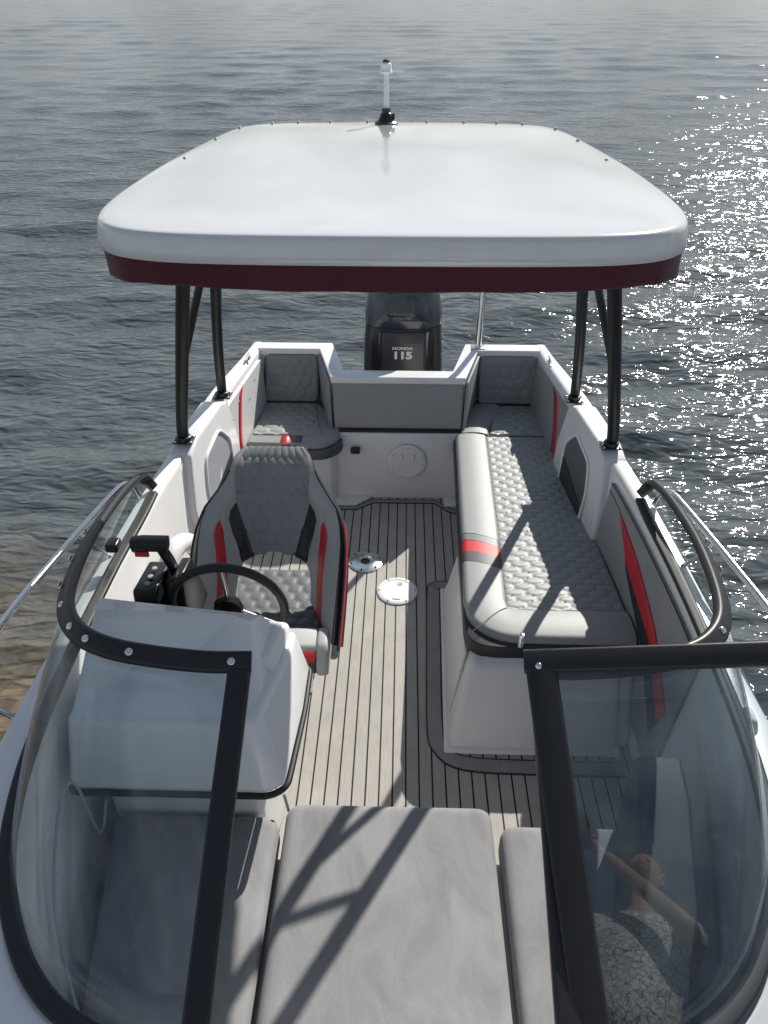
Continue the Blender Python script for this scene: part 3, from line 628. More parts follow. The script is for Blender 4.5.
# raised scoop on top front of cowling
slab('cowling_scoop',[(CX_-.125,4.668,.995),(CX_+.095,4.668,.995),(CX_+.105,4.702,1.165),(CX_-.12,4.702,1.165)],.04,.02,'cowl',ob,R2=.04)
fp=prism('front_panel',[(CX_-.165,4.655,.45),(CX_+.165,4.655,.45),(CX_+.145,4.672,.895),(CX_-.145,4.672,.895)],(0,.05,0),'cowlpanel',ob,.02,3)
prism('panel_trim',[(CX_+.175,4.665,.45),(CX_+.20,4.70,.45),(CX_+.17,4.70,.89),(CX_+.15,4.675,.89)],(0,.02,0),'gplast',ob,.005,2)
prism('panel_trim',[(CX_-.175,4.665,.45),(CX_-.20,4.70,.45),(CX_-.17,4.70,.89),(CX_-.15,4.675,.89)],(0,.02,0),'cowl',ob,.005,2)
text('lettering','115',.068,(CX_-.005,4.6610,.735),(1,0,0),(0,.045,1),'paint',ob,bold=.0035,sx=1.3)
text('lettering','HONDA',.027,(CX_-.005,4.6633,.785),(1,0,0),(0,.045,1),'paint',ob,bold=.001,sx=1.35)
text('lettering','FOUR STROKE',.062,(CX_+.272,4.86,.80),(0,.10,1),(0,-1,.1),'paint',ob,bold=.001,shear=.3)
text('lettering','FOUR STROKE',.062,(CX_-.272,4.86,.80),(0,.10,-1),(0,-1,-.1),'paint',ob,bold=.001,shear=.3)
loft('midsection',[ringrr(CX_,4.93,.16,.34,-.5,.07),ringrr(CX_,4.93,.20,.34,.0,.08),ringrr(CX_,4.93,.28,.40,.32,.1)],'plast',ob)
hexa('clamp_bracket',[(CX_-.15,4.60,.1),(CX_+.15,4.60,.1),(CX_+.15,4.8,.1),(CX_-.15,4.8,.1),(CX_-.15,4.60,.5),(CX_+.15,4.60,.5),(CX_+.15,4.8,.45),(CX_-.15,4.8,.45)],'plast',ob,.02)

# ------------------------------------------------------------------ HELM SEAT
hs=empty('helm_chair',(-.54,2.5,0),'grey quilted helm bucket seat with red and black piping behind the console','chair')
lathe('pedestal',[(.16,0),(.16,.01),(.05,.02),(.045,.40),(.10,.42),(.10,.44),(.0005,.44)],(-.54,2.42,.001),(0,0,1),'steel',hs)
SX=-.515
vv=[0,.2,.36,.5,.6,.71,.80,.875,.93,.97,1.0]; ww=[.300,.308,.312,.312,.302,.276,.228,.194,.174,.157,.125]
def backpt(u,v,off=0):
    w=np.interp(v,vv,ww); a=abs(u)
    z=.55+.585*v; y=2.42+.23*v+.03*v*v
    t=max(0,a-.45)/.55
    y-=(.32*(1-v)**1.6+.035*(1-v))*t**1.7
    y-=.030*math.exp(-((a-.80)/.14)**2)*min(1,(1-v)*4)
    y+=.045*max(0,(v-.9)/.1)**2
    z+=.09*(1-v)**2*t
    return np.array([SX+u*w,y-off,z])
def ip(v,xs,ys): return float(np.interp(v,xs,ys))
VH=.36
def edge0(v): return 0 if v>=VH else .60*max(0,1-(v/VH)**3.2)**(1/3.2)
def bands(v):
    b0=ip(v,[0,.36,.44,.50,.60,.67,.72,.78,.88,1],[.20,.29,.33,.36,.46,.56,.63,.72,.84,.90])
    b1=max(b0,ip(v,[0,.36,.50,.60,.66,.70],[.42,.51,.61,.675,.68,.61])) if v<.70 else b0
    c=.76-.03*math.sin(v*6); wd=.050*min(1,max(0,(.63-v)/.10))
    b2=max(b1,c-wd*.9); b3=max(b2,c+wd)
    if v>.635: b2=b3=max(b1,b2)
    e=edge0(v); return [e,max(b0,e),max(b1,e),max(b2,e),max(b3,e),max(.985,e),1.0]
NB=[26,7,8,5,10,2]; MB_=[0,2,1,4,1,3]
rows=np.concatenate([np.linspace(0,.30,26)[:-1],np.linspace(.30,.36,16)[:-1],np.linspace(.36,1,86)])
V=[];F=[];MI=[]
for sgn in (-1,1):
    base=len(V); nc=sum(NB)+1
    for v in rows:
        b=bands(v); q=[b[0]]
        for k in range(6): q+= [b[k]+(b[k+1]-b[k])*t for t in np.linspace(0,1,NB[k]+1)[1:]]
        for u in q:
            u*=sgn; p=backpt(u,v)
            if abs(u)<b[1]-.004 and v>.345:
                g=float(hexd(np.array([u*.29]),np.array([v*.64]),.060,.058)[0]); p[1]+=.008*math.exp(-(g/.2)**1.3)*min(1,max(0,(b[1]-abs(u)))/.10)*min(1,max(0,(v-.345)/.07))
            for k in (1,2,3,4):        # sewn seams
                if v<.70 or k==1: p[1]+=.004*math.exp(-((abs(u)-b[k])/.012)**2)
            V.append(p)
    for i in range(len(rows)-1):
        c=0
        for k in range(6):
            for _ in range(NB[k]):
                a_=base+i*nc+c; F.append((a_,a_+1,a_+nc+1,a_+nc)); c+=1
                mk_=MB_[k]
                if rows[i]>.975 and k<1: mk_=0
                MI.append(mk_)
bo=mk('backrest',V,F,None,hs,mats=['vinyldk','vinyll','char','char','red'],mi=MI)
import bmesh
bm=bmesh.new(); bm.from_mesh(bo.data); bmesh.ops.remove_doubles(bm,verts=bm.verts,dist=2e-5); bmesh.ops.dissolve_degenerate(bm,dist=1e-5,edges=bm.edges)
bmesh.ops.recalc_face_normals(bm,faces=bm.faces); bm.to_mesh(bo.data); bm.free()
so=bo.modifiers.new('thickness','SOLIDIFY'); so.thickness=.05; so.offset=0
bvl=bo.modifiers.new('round','BEVEL'); bvl.width=.012; bvl.segments=3; bvl.limit_method='ANGLE'; bvl.angle_limit=R(60)
# piping round the outline
ol=[backpt(-1,v) for v in np.linspace(0,1,26)]+[backpt(u,1.0)+np.array([0,0,.002]) for u in np.linspace(-.9,.9,10)]+[backpt(1,v) for v in np.linspace(1,0,26)]
ol=[p+np.array([(.004 if p[0]>SX else -.004),-.03,0]) for p in ol]
tube('piping',ol,.005,'char',hs,n=8,up=(0,1,0))
rp_=[backpt(1.0,v)+np.array([.007,-.010,0]) for v in np.linspace(0,.62,16)]; tube('piping',rp_,.007,'red',hs,n=8,up=(0,1,0))
# light top roll
tr=[backpt(u,.955)+np.array([0,-.012,.004]) for u in np.linspace(-.92,.92,14)]
# seat cushion + front bolster
slab('seat_cushion',[(-.80,2.10,.575),(-.27,2.10,.575),(-.285,2.64,.560),(-.785,2.64,.560)],.12,.035,'cush',hs,cell=(.065,.055),depth=.007,res=.01,R2=.05)
fbp=rround([(2.02,.475),(2.02,.56),(2.05,.605),(2.14,.615),(2.17,.58),(2.17,.475)],.02,3)
fb=prism('front_bolster',[(-.80,y,z) for y,z in [(q[0],q[1]+.04) for q in fbp]],(.50,0,0),'char',hs,.004,2)
fbt=rround([(2.018,.563),(2.048,.609),(2.14,.619),(2.175,.58),(2.16,.56)],.012,3)
prism('bolster_top',[(-.80,y,z) for y,z in [(q[0],q[1]+.04) for q in fbt]],(.50,0,0),'vinyll',fb,.003,2)
fbc=rround([(2.012,.47),(2.012,.56),(2.045,.613),(2.14,.623),(2.178,.58),(2.178,.47)],.025,4)
prism('bolster_end',[(-.30,y,z) for y,z in [(q[0],q[1]+.04) for q in fbc]],(.05,0,0),'vinyll',fb,.016,4)
V=[];F=[]
st=[(-.42,.002),(-.39,.020),(-.345,.030),(-.30,.034)]
for x,wd in st:
    V+=[(x,2.010,.596),(x,2.013+wd*.55,.603+wd),(x,2.03,.592),(x,2.03+wd*.55,.594+wd)]
for i in range(3): F+=[(4*i,4*i+1,4*i+5,4*i+4),(4*i,4*i+4,4*i+6,4*i+2),(4*i+1,4*i+3,4*i+7,4*i+5)]
mk('bolster_stripe',V,F,'red',fb)
box('seat_pan',(-.79,2.12,.44),(-.28,2.60,.48),'plast',hs,.02)
for s in (-1,1): hexa('seat_arm',[(SX+s*.27-.02,2.15,.46),(SX+s*.27+.02,2.15,.46),(SX+s*.27+.02,2.5,.46),(SX+s*.27-.02,2.5,.46),(SX+s*.27-.02,2.2,.56),(SX+s*.27+.02,2.2,.56),(SX+s*.27+.02,2.46,.75),(SX+s*.27-.02,2.46,.75)],'vinyldk',hs,.015)

# ------------------------------------------------------------------ CONSOLE
co=empty('helm_console',(-.66,1.6,0),'white moulded helm console with black bottom trim behind the left windshield glass','console')
A=lambda *p:np.array(p,float)
# outer shell rings, from the trim up:  bottom, shelf, ridge
bot=[(-1.015,1.385,.66),(-.375,1.385,.66),(-.325,1.42,.66),(-.305,1.72,.66),(-.305,1.93,.66),(-1.04,1.93,.66)]
shf=[(-1.01,1.485,.885),(-.455,1.485,.885),(-.41,1.515,.885),(-.355,1.74,.875),(-.345,1.91,.875),(-1.03,1.93,.885)]
def lerp(a,b,t): return [tuple(np.array(p)*(1-t)+np.array(q)*t) for p,q in zip(a,b)]
V=bot+shf; n_=6; F=[(i,(i+1)%n_,n_+(i+1)%n_,n_+i) for i in range(n_)]+[tuple(range(n_))[::-1],tuple(range(n_,2*n_))]
sh=mk('console_shell',V,F,'gel',co,smooth=False); bev(sh,.022,5)
# raised dash hood with hollowed front slope
hood_o=[(-1.0,1.50,.88),(-.46,1.50,.88),(-.415,1.60,.875),(-.40,1.90,.88),(-1.02,1.90,.88)]
top=[(-1.005,1.83,1.03),(-.535,1.82,1.03),(-.475,1.815,.995),(-.45,1.88,.97),(-1.01,1.89,1.03)]
V=hood_o+top; n_=5; F=[(i,(i+1)%n_,n_+(i+1)%n_,n_+i) for i in range(n_)]+[tuple(range(n_,2*n_))]
V+= [(-.985,1.515,.884),(-.475,1.515,.884),(-.545,1.80,1.018),(-.975,1.80,1.018)]
V+= [(-.885,1.56,.868),(-.62,1.56,.868),(-.69,1.735,.885),(-.865,1.735,.885)]
F.remove((0,1,6,5)); F+=[(0,1,11,10),(1,6,12,11),(6,5,13,12),(5,0,10,13),(10,11,15,14),(11,12,16,15),(12,13,17,16),(13,10,14,17),(14,15,16,17)]
hd=mk('dash_hood',V,F,'gel',co,smooth=False); bev(hd,.007,3,10)
sd=hexa('side_pod',[(-.46,1.60,.66),(-.335,1.58,.66),(-.315,1.93,.66),(-.46,1.93,.66),(-.46,1.70,.925),(-.40,1.74,.925),(-.365,1.91,.915),(-.46,1.91,.925)],'gel',co,.018,4)
tr_=[(x,y,.655) for x,y,_ in rround([b[:2] for b in bot],.03,4) and [(p[0],p[1],0) for p in rround([b[:2] for b in bot],.03,4)]]
tube('trim',tr_,.011,'rubber',co,n=8,closed=True,up=(0,0,1))
hexa('console_leg',[(-.95,1.48,0),(-.45,1.48,0),(-.42,1.9,0),(-1.0,1.9,0),(-.95,1.46,.64),(-.42,1.46,.64),(-.40,1.9,.64),(-1.0,1.9,.64)],'gelmatte',co,.03,4)
tube('cable',cr([(-.36,1.50,.5),(-.33,1.47,.3),(-.35,1.52,.12),(-.38,1.56,.02)],5),.006,'gplast',co,n=8)
box('dash_panel',(-.98,1.91,.72),(-.52,1.93,.94),'plast',co,.01)
# steering wheel
wc=A(-.600,2.00,.895); ax=A(0,1,.12); x_,y_,z_=basis(ax,(0,0,1))
def wp(a,r): return wc+x_*r*math.cos(a)+y_*r*math.sin(a)
sw=empty('steering_wheel',tuple(wc),'black steering wheel between the white console and the helm seat','steering wheel')
tube('rim',[wp(a,.205) for a in np.linspace(0,2*math.pi,49)[:-1]],.0165,'rubber',sw,n=14,closed=True,up=tuple(z_))
for a in (90,210,330):
    a=R(a); tube('spoke',[wp(a,.03),wp(a,.195)],.010,'steel',sw,n=10,up=tuple(z_))
lathe('hub',[(.05,-.02),(.055,.0),(.045,.02),(.0005,.025)],tuple(wc),tuple(z_),'plast',sw,n=24)
tube('steering_column',[wc,wc-z_*.12],.02,'plast',sw,n=12)
# throttle
th=empty('throttle_control',(-.84,2.05,.8),'black throttle lever with red grip switch beside the steering wheel','throttle')
hexa('control_box',[(-.94,1.94,.72),(-.83,1.94,.72),(-.83,2.24,.72),(-.94,2.24,.72),(-.925,1.96,1.0),(-.84,1.96,1.0),(-.84,2.16,.975),(-.925,2.16,.975)],'plast',th,.012)
hexa('side_plate',[(-.81,2.0,.72),(-.755,2.0,.72),(-.755,2.26,.72),(-.81,2.26,.72),(-.805,2.03,1.0),(-.765,2.03,1.0),(-.765,2.18,.98),(-.805,2.18,.98)],'plast',th,.01)
for y,z in ((2.03,.975),(2.07,.975),(2.12,.972)): lathe('button',[(.010,0),(.010,.004),(.0005,.006)],(-.88,y-.03,z+.022),(0,0,1),'gplast',th,n=12)
tube('lever',cr([(-.815,2.12,.94),(-.82,2.10,1.02),(-.828,2.08,1.08),(-.835,2.07,1.12)],4),.017,'plast',th,n=12,ry=.026)
gr=sweep('grip',[(-.925,2.06,1.13),(-.89,2.06,1.135),(-.83,2.06,1.135),(-.80,2.062,1.133)],rrect(.055,.052,.018,4),'plast',th,sharp=60)
box('trim_switch',(-.915,2.030,1.095),(-.865,2.04,1.117),'red',th,.003)
# kill cord (red coil)
kc=[]
for i in range(120):
    t=i/119; c=A(-.70,2.14,.70)*(1-t)+A(-.66,2.02,.60)*t+A(-.02,.05,0)*math.sin(t*3.14); a=i*.9
    kc.append(c+A(math.cos(a),0,math.sin(a))*.011)
k_=tube('kill_cord',kc,.0035,'red',None,n=6,up=(0,1,0)); tag(k_,'coiled red kill cord hanging beside the helm seat','cord')
# white grab hoop on the port wall beside seat
gh=empty('lifebuoy',(-.86,2.35,.3),'white ring lifebuoy with red band leaning against the left side by the seat','lifebuoy')
ring_=[A(-.93,2.50,.56)+A(.06,.30,.0)/.306*.17*math.cos(a)+A(-.10,.05,.99)*.20*math.sin(a) for a in np.linspace(0,2*math.pi,41)[:-1]]
tube('ring',ring_,.042,'wplast',gh,n=14,closed=True,up=(1,-.4,0))
tube('band',ring_[2:5],.0435,'red',gh,n=14,up=(1,-.4,0)); tube('band',ring_[34:38],.0435,'red',gh,n=14,up=(1,-.4,0))

# ------------------------------------------------------------------ WINDSHIELD
TOPC=[(.375,1.397,1.25),(.50,1.385,1.26),(.655,1.39,1.275),(.775,1.415,1.28),(.875,1.475,1.275),(.955,1.59,1.26),(1.015,1.79,1.22),(1.075,2.10,1.15),(1.12,2.45,1.06),(1.14,2.68,.99),(1.14,2.79,.94),(1.108,2.81,.875)]
BASC=[(.40,.60,.885),(.53,.612,.885),(.66,.655,.885),(.77,.72,.885),(.87,.82,.885),(.97,.98,.883),(1.04,1.18,.88),(1.085,1.45,.875),(1.105,1.85,.872),(1.11,2.25,.87),(1.10,2.60,.87),(1.10,2.77,.872)]
tc_=cr(TOPC,6); bc_=cr(BASC,6)
for s,lab in ((-1,'left curved windshield glass in a black frame in front of the console'),(1,'right curved windshield glass in a black frame beneath the opened center pane')):
    ws=empty('windshield',(s*.9,1.4,.88),lab,'windshield','curved windshield halves')
    T_=mir(tc_,s); B_=mir(bc_,s); nn=len(T_); V=[];F=[];nj=8
    for i in range(nn):
        for j in range(nj):
            t=j/(nj-1); p=A(*T_[i])*(1-t)+A(*B_[i])*t
            bulge=.012*math.sin(math.pi*t)*min(1,max(0,(i-8)/12))*(1 if i<nn-14 else (nn-1-i)/14)
            V.append(p+A(s*bulge,-.25*bulge,.3*bulge))
    for i in range(nn-1):
        for j in range(nj-1): F.append((i*nj+j,(i+1)*nj+j,(i+1)*nj+j+1,i*nj+j+1))
    g=mk('glass_pane',V,F,'glass',ws); so=g.modifiers.new('thickness','SOLIDIFY'); so.thickness=.005; so.offset=0
    def upv(t): return (s*.55*min(1,t*2.2),-.6*(1-t),.75)
    tr=sweep('top_rail',T_,rrect(.060,.032,.013,4),'blackp',ws,upf=upv,sharp=70,scale=lambda t:1.0 if t<.85 else 1-.25*(t-.85)/.15)
    sweep('base_gasket',B_,rrect(.046,.022,.009,3),'rubber',ws,up=(0,0,1),sharp=70)
    sweep('center_post',[(s*.405,1.372,1.2385),(s*.405,1.0,1.069),(s*.402,.60,.885)],rrect(.062,.034,.01,4),'blackp',ws,up=(0,0,1),sharp=60)
    if s<0: idx=[3,14,21,25,30]
    else: idx=[27]
    for i in idx:
        p=A(*T_[i]); t=i/(nn-1); u=A(*upv(t)); u/=np.linalg.norm(u)
        tt=A(*T_[i+1])-A(*T_[i-1]); tt/=np.linalg.norm(tt); sd_=np.cross(tt,u); sd_/=np.linalg.norm(sd_); w_=np.cross(sd_,tt)
        screw(tr,tuple(p+w_*.0155),tuple(w_),.0115)
    for i in (34,38,42):
        p=A(*T_[i]); screw(tr,tuple(p+A(s*.028,0,.006)),(s,0,.2),.009)
    if s<0: 
        box('latch',(-1.125,2.24,.94),(-1.075,2.30,.98),'plast',ws,.01)
# opened centre pane, swung over to starboard, resting raised above the fixed glass
dp=empty('windshield_door_pane',(.36,1.0,1.0),'center windshield pane in a straight black frame swung open to the right','windshield pane')
o_=A(.348,1.365,1.340); dn=A(.070,-.765,-.470); 
dx=A(.552,-.065,.110); dx/=np.linalg.norm(dx)
nd=np.cross(dx,-dn); nd/=np.linalg.norm(nd)
W_=.72; H_=1.0
def dpn(u,v,k=0): return o_+dx*u*W_+dn*v*H_+nd*k
fw=.030
sweep('frame',[dpn(-.02,0),dpn(1,0)],rrect(.030,.062,.008,3),'blackp',dp,up=tuple(nd),sharp=60) if False else None
def bar(nm,a,b_,w,t):
    a=A(*a);b_=A(*b_); return sweep(nm,[a,b_],rrect(w,t,.008,3),'blackp',dp,up=tuple(nd),sharp=60)
bar('top_frame',dpn(-.005,.028),dpn(1.0,.028),.060,.032)
bar('side_frame',dpn(.052,.0),dpn(.052,1.0),.078,.030)
bar('side_frame',dpn(.965,.06),dpn(.965,1.0),.05,.030)
bar('bottom_frame',dpn(.03,1.0),dpn(1.0,1.0),.05,.030)
GP=[dpn(.06,.03,-.002),dpn(.97,.03,-.002),dpn(.97,.99,-.002),dpn(.06,.99,-.002)]
GP+=[p+nd*.005 for p in GP]
mk('glass_pane',GP,[(0,1,2,3),(7,6,5,4),(0,4,5,1),(1,5,6,2),(2,6,7,3),(3,7,4,0)],'glassd',dp,smooth=False)
lathe('screw',[(.008,0),(.008,.003),(.004,.006),(.0005,.006)],tuple(dpn(.045,.045,.015)),tuple(nd),'steel',dp,n=12)
box('latch_tab',tuple(dpn(-.012,-.018)-.004),tuple(dpn(-.012,-.018)+A(.008,.008,.04)),'steel',dp,.002)

# ------------------------------------------------------------------ PERSON (photographer on the bow deck; seen in the glass)
pr_=empty('person',(.27,-.27,.88),'person in black and white patterned t-shirt holding up a phone, mirrored in the open glass','person')
def skinmesh(name,nodes_,edges,m,parent,sub=2,post=None):
    me=bpy.data.meshes.new(name); me.from_pydata([n[:3] for n in nodes_],edges,[]); o=bpy.data.objects.new(name,me); COL.objects.link(o)
    sk=o.modifiers.new('skin','SKIN'); sk.use_smooth_shade=True
    if not me.skin_vertices: 
        import bmesh
        bm=bmesh.new(); bm.from_mesh(me); bm.verts.layers.skin.verify(); bm.to_mesh(me); bm.free()
    for i,n_ in enumerate(nodes_):
        r_=n_[3]; r2=n_[4] if len(n_)>4 else r_
        me.skin_vertices[0].data[i].radius=(r_,r2); me.skin_vertices[0].data[i].use_root=(i==0)
    ss=o.modifiers.new('sub','SUBSURF'); ss.levels=sub; ss.render_levels=sub
    bpy.context.view_layer.update()
    ev=o.evaluated_get(bpy.context.evaluated_depsgraph_get()); m2=bpy.data.meshes.new_from_object(ev)
    V=np.array([v.co[:] for v in m2.vertices]); F=[tuple(p.vertices) for p in m2.polygons]
    bpy.data.objects.remove(o)
    return mk(name,V,F,m,parent)
px,py=.27,-.27
hip=(px,py,1.80); 
def leg(s): return [(px+s*.10,py,1.74,.085),(px+s*.115,py+.02,1.36,.065),(px+s*.12,py-.02,.98,.045),(px+s*.13,py+.12,.92,.035)]
sh=2.34
rE=(.50,-.05,2.14); rW=(.135,-.07,2.58)
lE=(-.10,-.08,2.24); lW=(-.10,-.07,2.62)
nod=[(px,py,1.80,.15,.11),(px,py,2.0,.16,.11),(px,py+.0,2.2,.17,.11),(px,py-.01,2.34,.12,.09),(px,py+.01,2.44,.055),(px+.0,py+.02,2.57,.055),
 (px+.19,py,2.33,.06),(rE[0],rE[1],rE[2],.043),(rW[0],rW[1],rW[2],.028),
 (px-.19,py,2.33,.06),(lE[0],lE[1],lE[2],.043),(lW[0],lW[1],lW[2],.028)]
ed=[(0,1),(1,2),(2,3),(3,4),(4,5),(3,6),(6,7),(7,8),(3,9),(9,10),(10,11)]
b0=len(nod)
for s in (-1,1):
    k0=len(nod); nod+=leg(s); ed+=[(0,k0),(k0,k0+1),(k0+1,k0+2),(k0+2,k0+3)]
skinmesh('body',nod,ed,'skin',pr_)
# shirt material: black scribbles on white
def shirtm():
    m,nt,b=nodes('printed_tshirt'); L=nt.links.new; tc=N(nt,'ShaderNodeTexCoord')
    v1=N(nt,'ShaderNodeTexVoronoi',feature='DISTANCE_TO_EDGE',i_Scale=30.0); L(tc.outputs['Object'],v1.inputs['Vector'])
    w=N(nt,'ShaderNodeTexNoise',i_Scale=30.0,i_Detail=3.0,i_Distortion=2.5); L(tc.outputs['Object'],w.inputs['Vector'])
    c1=N(nt,'ShaderNodeMath',operation='LESS_THAN'); c1.inputs[1].default_value=.035; L(v1.outputs[0],c1.inputs[0])
    s=N(nt,'ShaderNodeMath',operation='SUBTRACT'); s.inputs[1].default_value=.5; L(w.outputs[0],s.inputs[0]); ab=N(nt,'ShaderNodeMath',operation='ABSOLUTE'); L(s.outputs[0],ab.inputs[0])
    c2=N(nt,'ShaderNodeMath',operation='LESS_THAN'); c2.inputs[1].default_value=.03; L(ab.outputs[0],c2.inputs[0])
    mx_=N(nt,'ShaderNodeMath',operation='MAXIMUM'); L(c1.outputs[0],mx_.inputs[0]); L(c2.outputs[0],mx_.inputs[1])
    mx=N(nt,'ShaderNodeMix',data_type='RGBA'); mx.inputs[6].default_value=(.75,.75,.75,1); mx.inputs[7].default_value=(.03,.03,.03,1); L(mx_.outputs[0],mx.inputs[0]); L(mx.outputs[2],b.inputs['Base Color']); b.inputs['Roughness'].default_value=.85
    return m
M['shirt']=shirtm()
re2=tuple(np.array((px+.19,py,2.33))*.45+np.array(rE)*.55); le2=tuple(np.array((px-.19,py,2.33))*.45+np.array(lE)*.55)
skinmesh('tshirt',[(px,py,1.74,.185,.14),(px,py,1.95,.19,.145),(px,py,2.18,.195,.14),(px,py-.01,2.33,.14,.11),(px,py,2.40,.08,.07),(px+.20,py,2.325,.085),(*re2,.068),(px-.20,py,2.325,.085),(*le2,.068)],[(0,1),(1,2),(2,3),(3,4),(3,5),(5,6),(3,7),(7,8)],'shirt',pr_)
skinmesh('shorts',[(px,py,1.83,.165,.135),(px,py,1.72,.16,.13),(px+.11,py,1.60,.11),(px+.12,py+.01,1.36,.095),(px-.11,py,1.60,.11),(px-.12,py+.01,1.36,.095)],[(0,1),(1,2),(2,3),(1,4),(4,5)],'shorts',pr_)
for s in (-1,1): skinmesh('shoe',[(px+s*.12,py-.05,.925,.045),(px+s*.125,py+.08,.915,.042),(px+s*.135,py+.18,.91,.032)],[(0,1),(1,2)],'wplast',pr_)
# head
hc=A(px+.0,py+.03,2.67)
V=[];F=[];na,nb=32,24
for i in range(nb+1):
    ph=math.pi*i/nb
    for j in range(na):
        a=2*math.pi*j/na; x=math.sin(ph)*math.cos(a); y=math.sin(ph)*math.sin(a); z=math.cos(ph)
        X=.074*x*(1-.22*max(0,-z)); Y=.092*y*(1-.12*max(0,-z)); Z=.118*z
        if y>0:
            Y+=.022*math.exp(-((x/.17)**2+((z+.12)/.20)**2))        # nose
            Y-=.010*math.exp(-(((abs(x)-.38)/.16)**2+((z-.08)/.13)**2))  # sockets
            Y+=.006*math.exp(-((x/.3)**2+((z+.50)/.08)**2))        # lips
            Y+=.008*math.exp(-((x/.3)**2+((z+.85)/.15)**2))
        V.append(hc+A(X,Y,Z))
for i in range(nb):
    for j in range(na): F.append((i*na+j,i*na+(j+1)%na,(i+1)*na+(j+1)%na,(i+1)*na+j))
hd_=mk('head',V,F,'skin',pr_)
for s in (-1,1):
    e=hc+A(s*.028,.078,.010); lathe('eye',[(.011,-.006),(.012,0),(.009,.006),(.0005,.008)],tuple(e),(0,1,0),'eye',hd_,n=14); lathe('iris',[(.005,0),(.004,.002),(.0005,.0025)],tuple(e+A(0,.007,0)),(0,1,0),'iris',hd_,n=10)
    tube('ear',[hc+A(s*(.074+.008*math.sin(a)),-.005+.016*math.cos(a),-.005+.03*math.sin(a)) for a in np.linspace(0,6.28,13)[:-1]],.007,'skin',hd_,n=8,closed=True,up=(1,0,0))
tube('lips',cr([hc+A(-.024,.085,-.062),hc+A(0,.094,-.06),hc+A(.024,.085,-.062)],5),.005,'lip',hd_,n=8)
V=[];F=[]
for i in range(11):
    ph=math.pi*.50*i/10
    for j in range(na):
        a=2*math.pi*j/na; q=ph*(1.0 if math.sin(a)<0.2 else .62)*(1.15 if math.sin(a)<-.3 else 1)
        r_=1.04+.02*math.sin(7*a+3*i); V.append(hc+A(.076*math.sin(q)*math.cos(a)*r_,.093*math.sin(q)*math.sin(a)*r_,.121*math.cos(q)*r_))
for i in range(10):
    for j in range(na): F.append((i*na+j,i*na+(j+1)%na,(i+1)*na+(j+1)%na,(i+1)*na+j))
hh=mk('hair',V,F,'hair',pr_); so=hh.modifiers.new('thickness','SOLIDIFY'); so.thickness=.008
# phone just behind the lens, tilted like the camera
CAM=A(0,0,2.74); P_=math.atan(522/740); fwd=A(0,math.cos(P_),-math.sin(P_)); upc=A(0,math.sin(P_),math.cos(P_)); rt=A(1,0,0)
pc0=CAM-fwd*.022+rt*.024-upc*.055
def ph(a,b_,c): return pc0+rt*a+upc*b_+fwd*c
fh=[ph(a,b_,-.004) for a,b_ in rrect(.076,.152,.012,4)]
n_=len(fh); V=fh+[p+fwd*.008 for p in fh]
pho=mk('mobile_phone',V,[tuple(range(n_))[::-1],tuple(range(n_,2*n_))]+[(i,(i+1)%n_,n_+(i+1)%n_,n_+i) for i in range(n_)],'plast',None,smooth=False)
tag(pho,'black mobile phone held up in both hands of the person','phone')
def hand(s,wr,parent):
    wr=A(*wr); side=rt*s
    palm=ph(s*.052,-.055,-.012)
    # palm as a short skinned chain, fingers each their own chain curling round the phone edge
    nd_=[(*wr,.026,.022),(*(wr*.45+palm*.55),.030,.018),(*palm,.034,.014)]; ee=[(0,1),(1,2)]
    for i,(o1,l_) in enumerate(((.036,.030),(.012,.034),(-.012,.032),(-.034,.025))):
        k0=len(nd_); b1=palm+upc*o1+side*.004; b2=b1+fwd*.020+side*.004; b3=b2+fwd*.006-side*l_*.45; 
        nd_+= [(*b1,.0095),(*b2,.0088),(*b3,.0078)]; ee+=[(2,k0),(k0,k0+1),(k0+1,k0+2)]
    k0=len(nd_); t1=palm-fwd*.008-upc*.02-side*.014; t2=t1-fwd*.012-side*.022+upc*.03; nd_+=[(*t1,.011),(*t2,.0085)]; ee+=[(2,k0),(k0,k0+1)]
    skinmesh('hand',nd_,ee,'skin',parent)
hand(1,rW,pr_); hand(-1,lW,pr_)

# ------------------------------------------------------------------ tilt the whole boat slightly by the stern, as it floats
TILT=Matrix.Rotation(R(-2.4),4,'X')
# camera
cam=bpy.data.cameras.new('camera'); co_=bpy.data.objects.new('camera',cam); COL.objects.link(co_); sc.camera=co_
cam.sensor_fit='VERTICAL'; cam.sensor_height=36; cam.lens=36*740/1024; cam.clip_start=.02; cam.clip_end=20000
yaw=math.atan(23/(740*math.cos(P_)+522*math.sin(P_)))
co_.matrix_world=Matrix.Translation((.02,0,2.74))@Matrix.Rotation(yaw,4,'Z')@Matrix.Rotation(R(90)-P_,4,'X')
bpy.context.view_layer.update()
for o in list(COL.objects):
    if o.parent is None: o.matrix_world=TILT@o.matrix_world
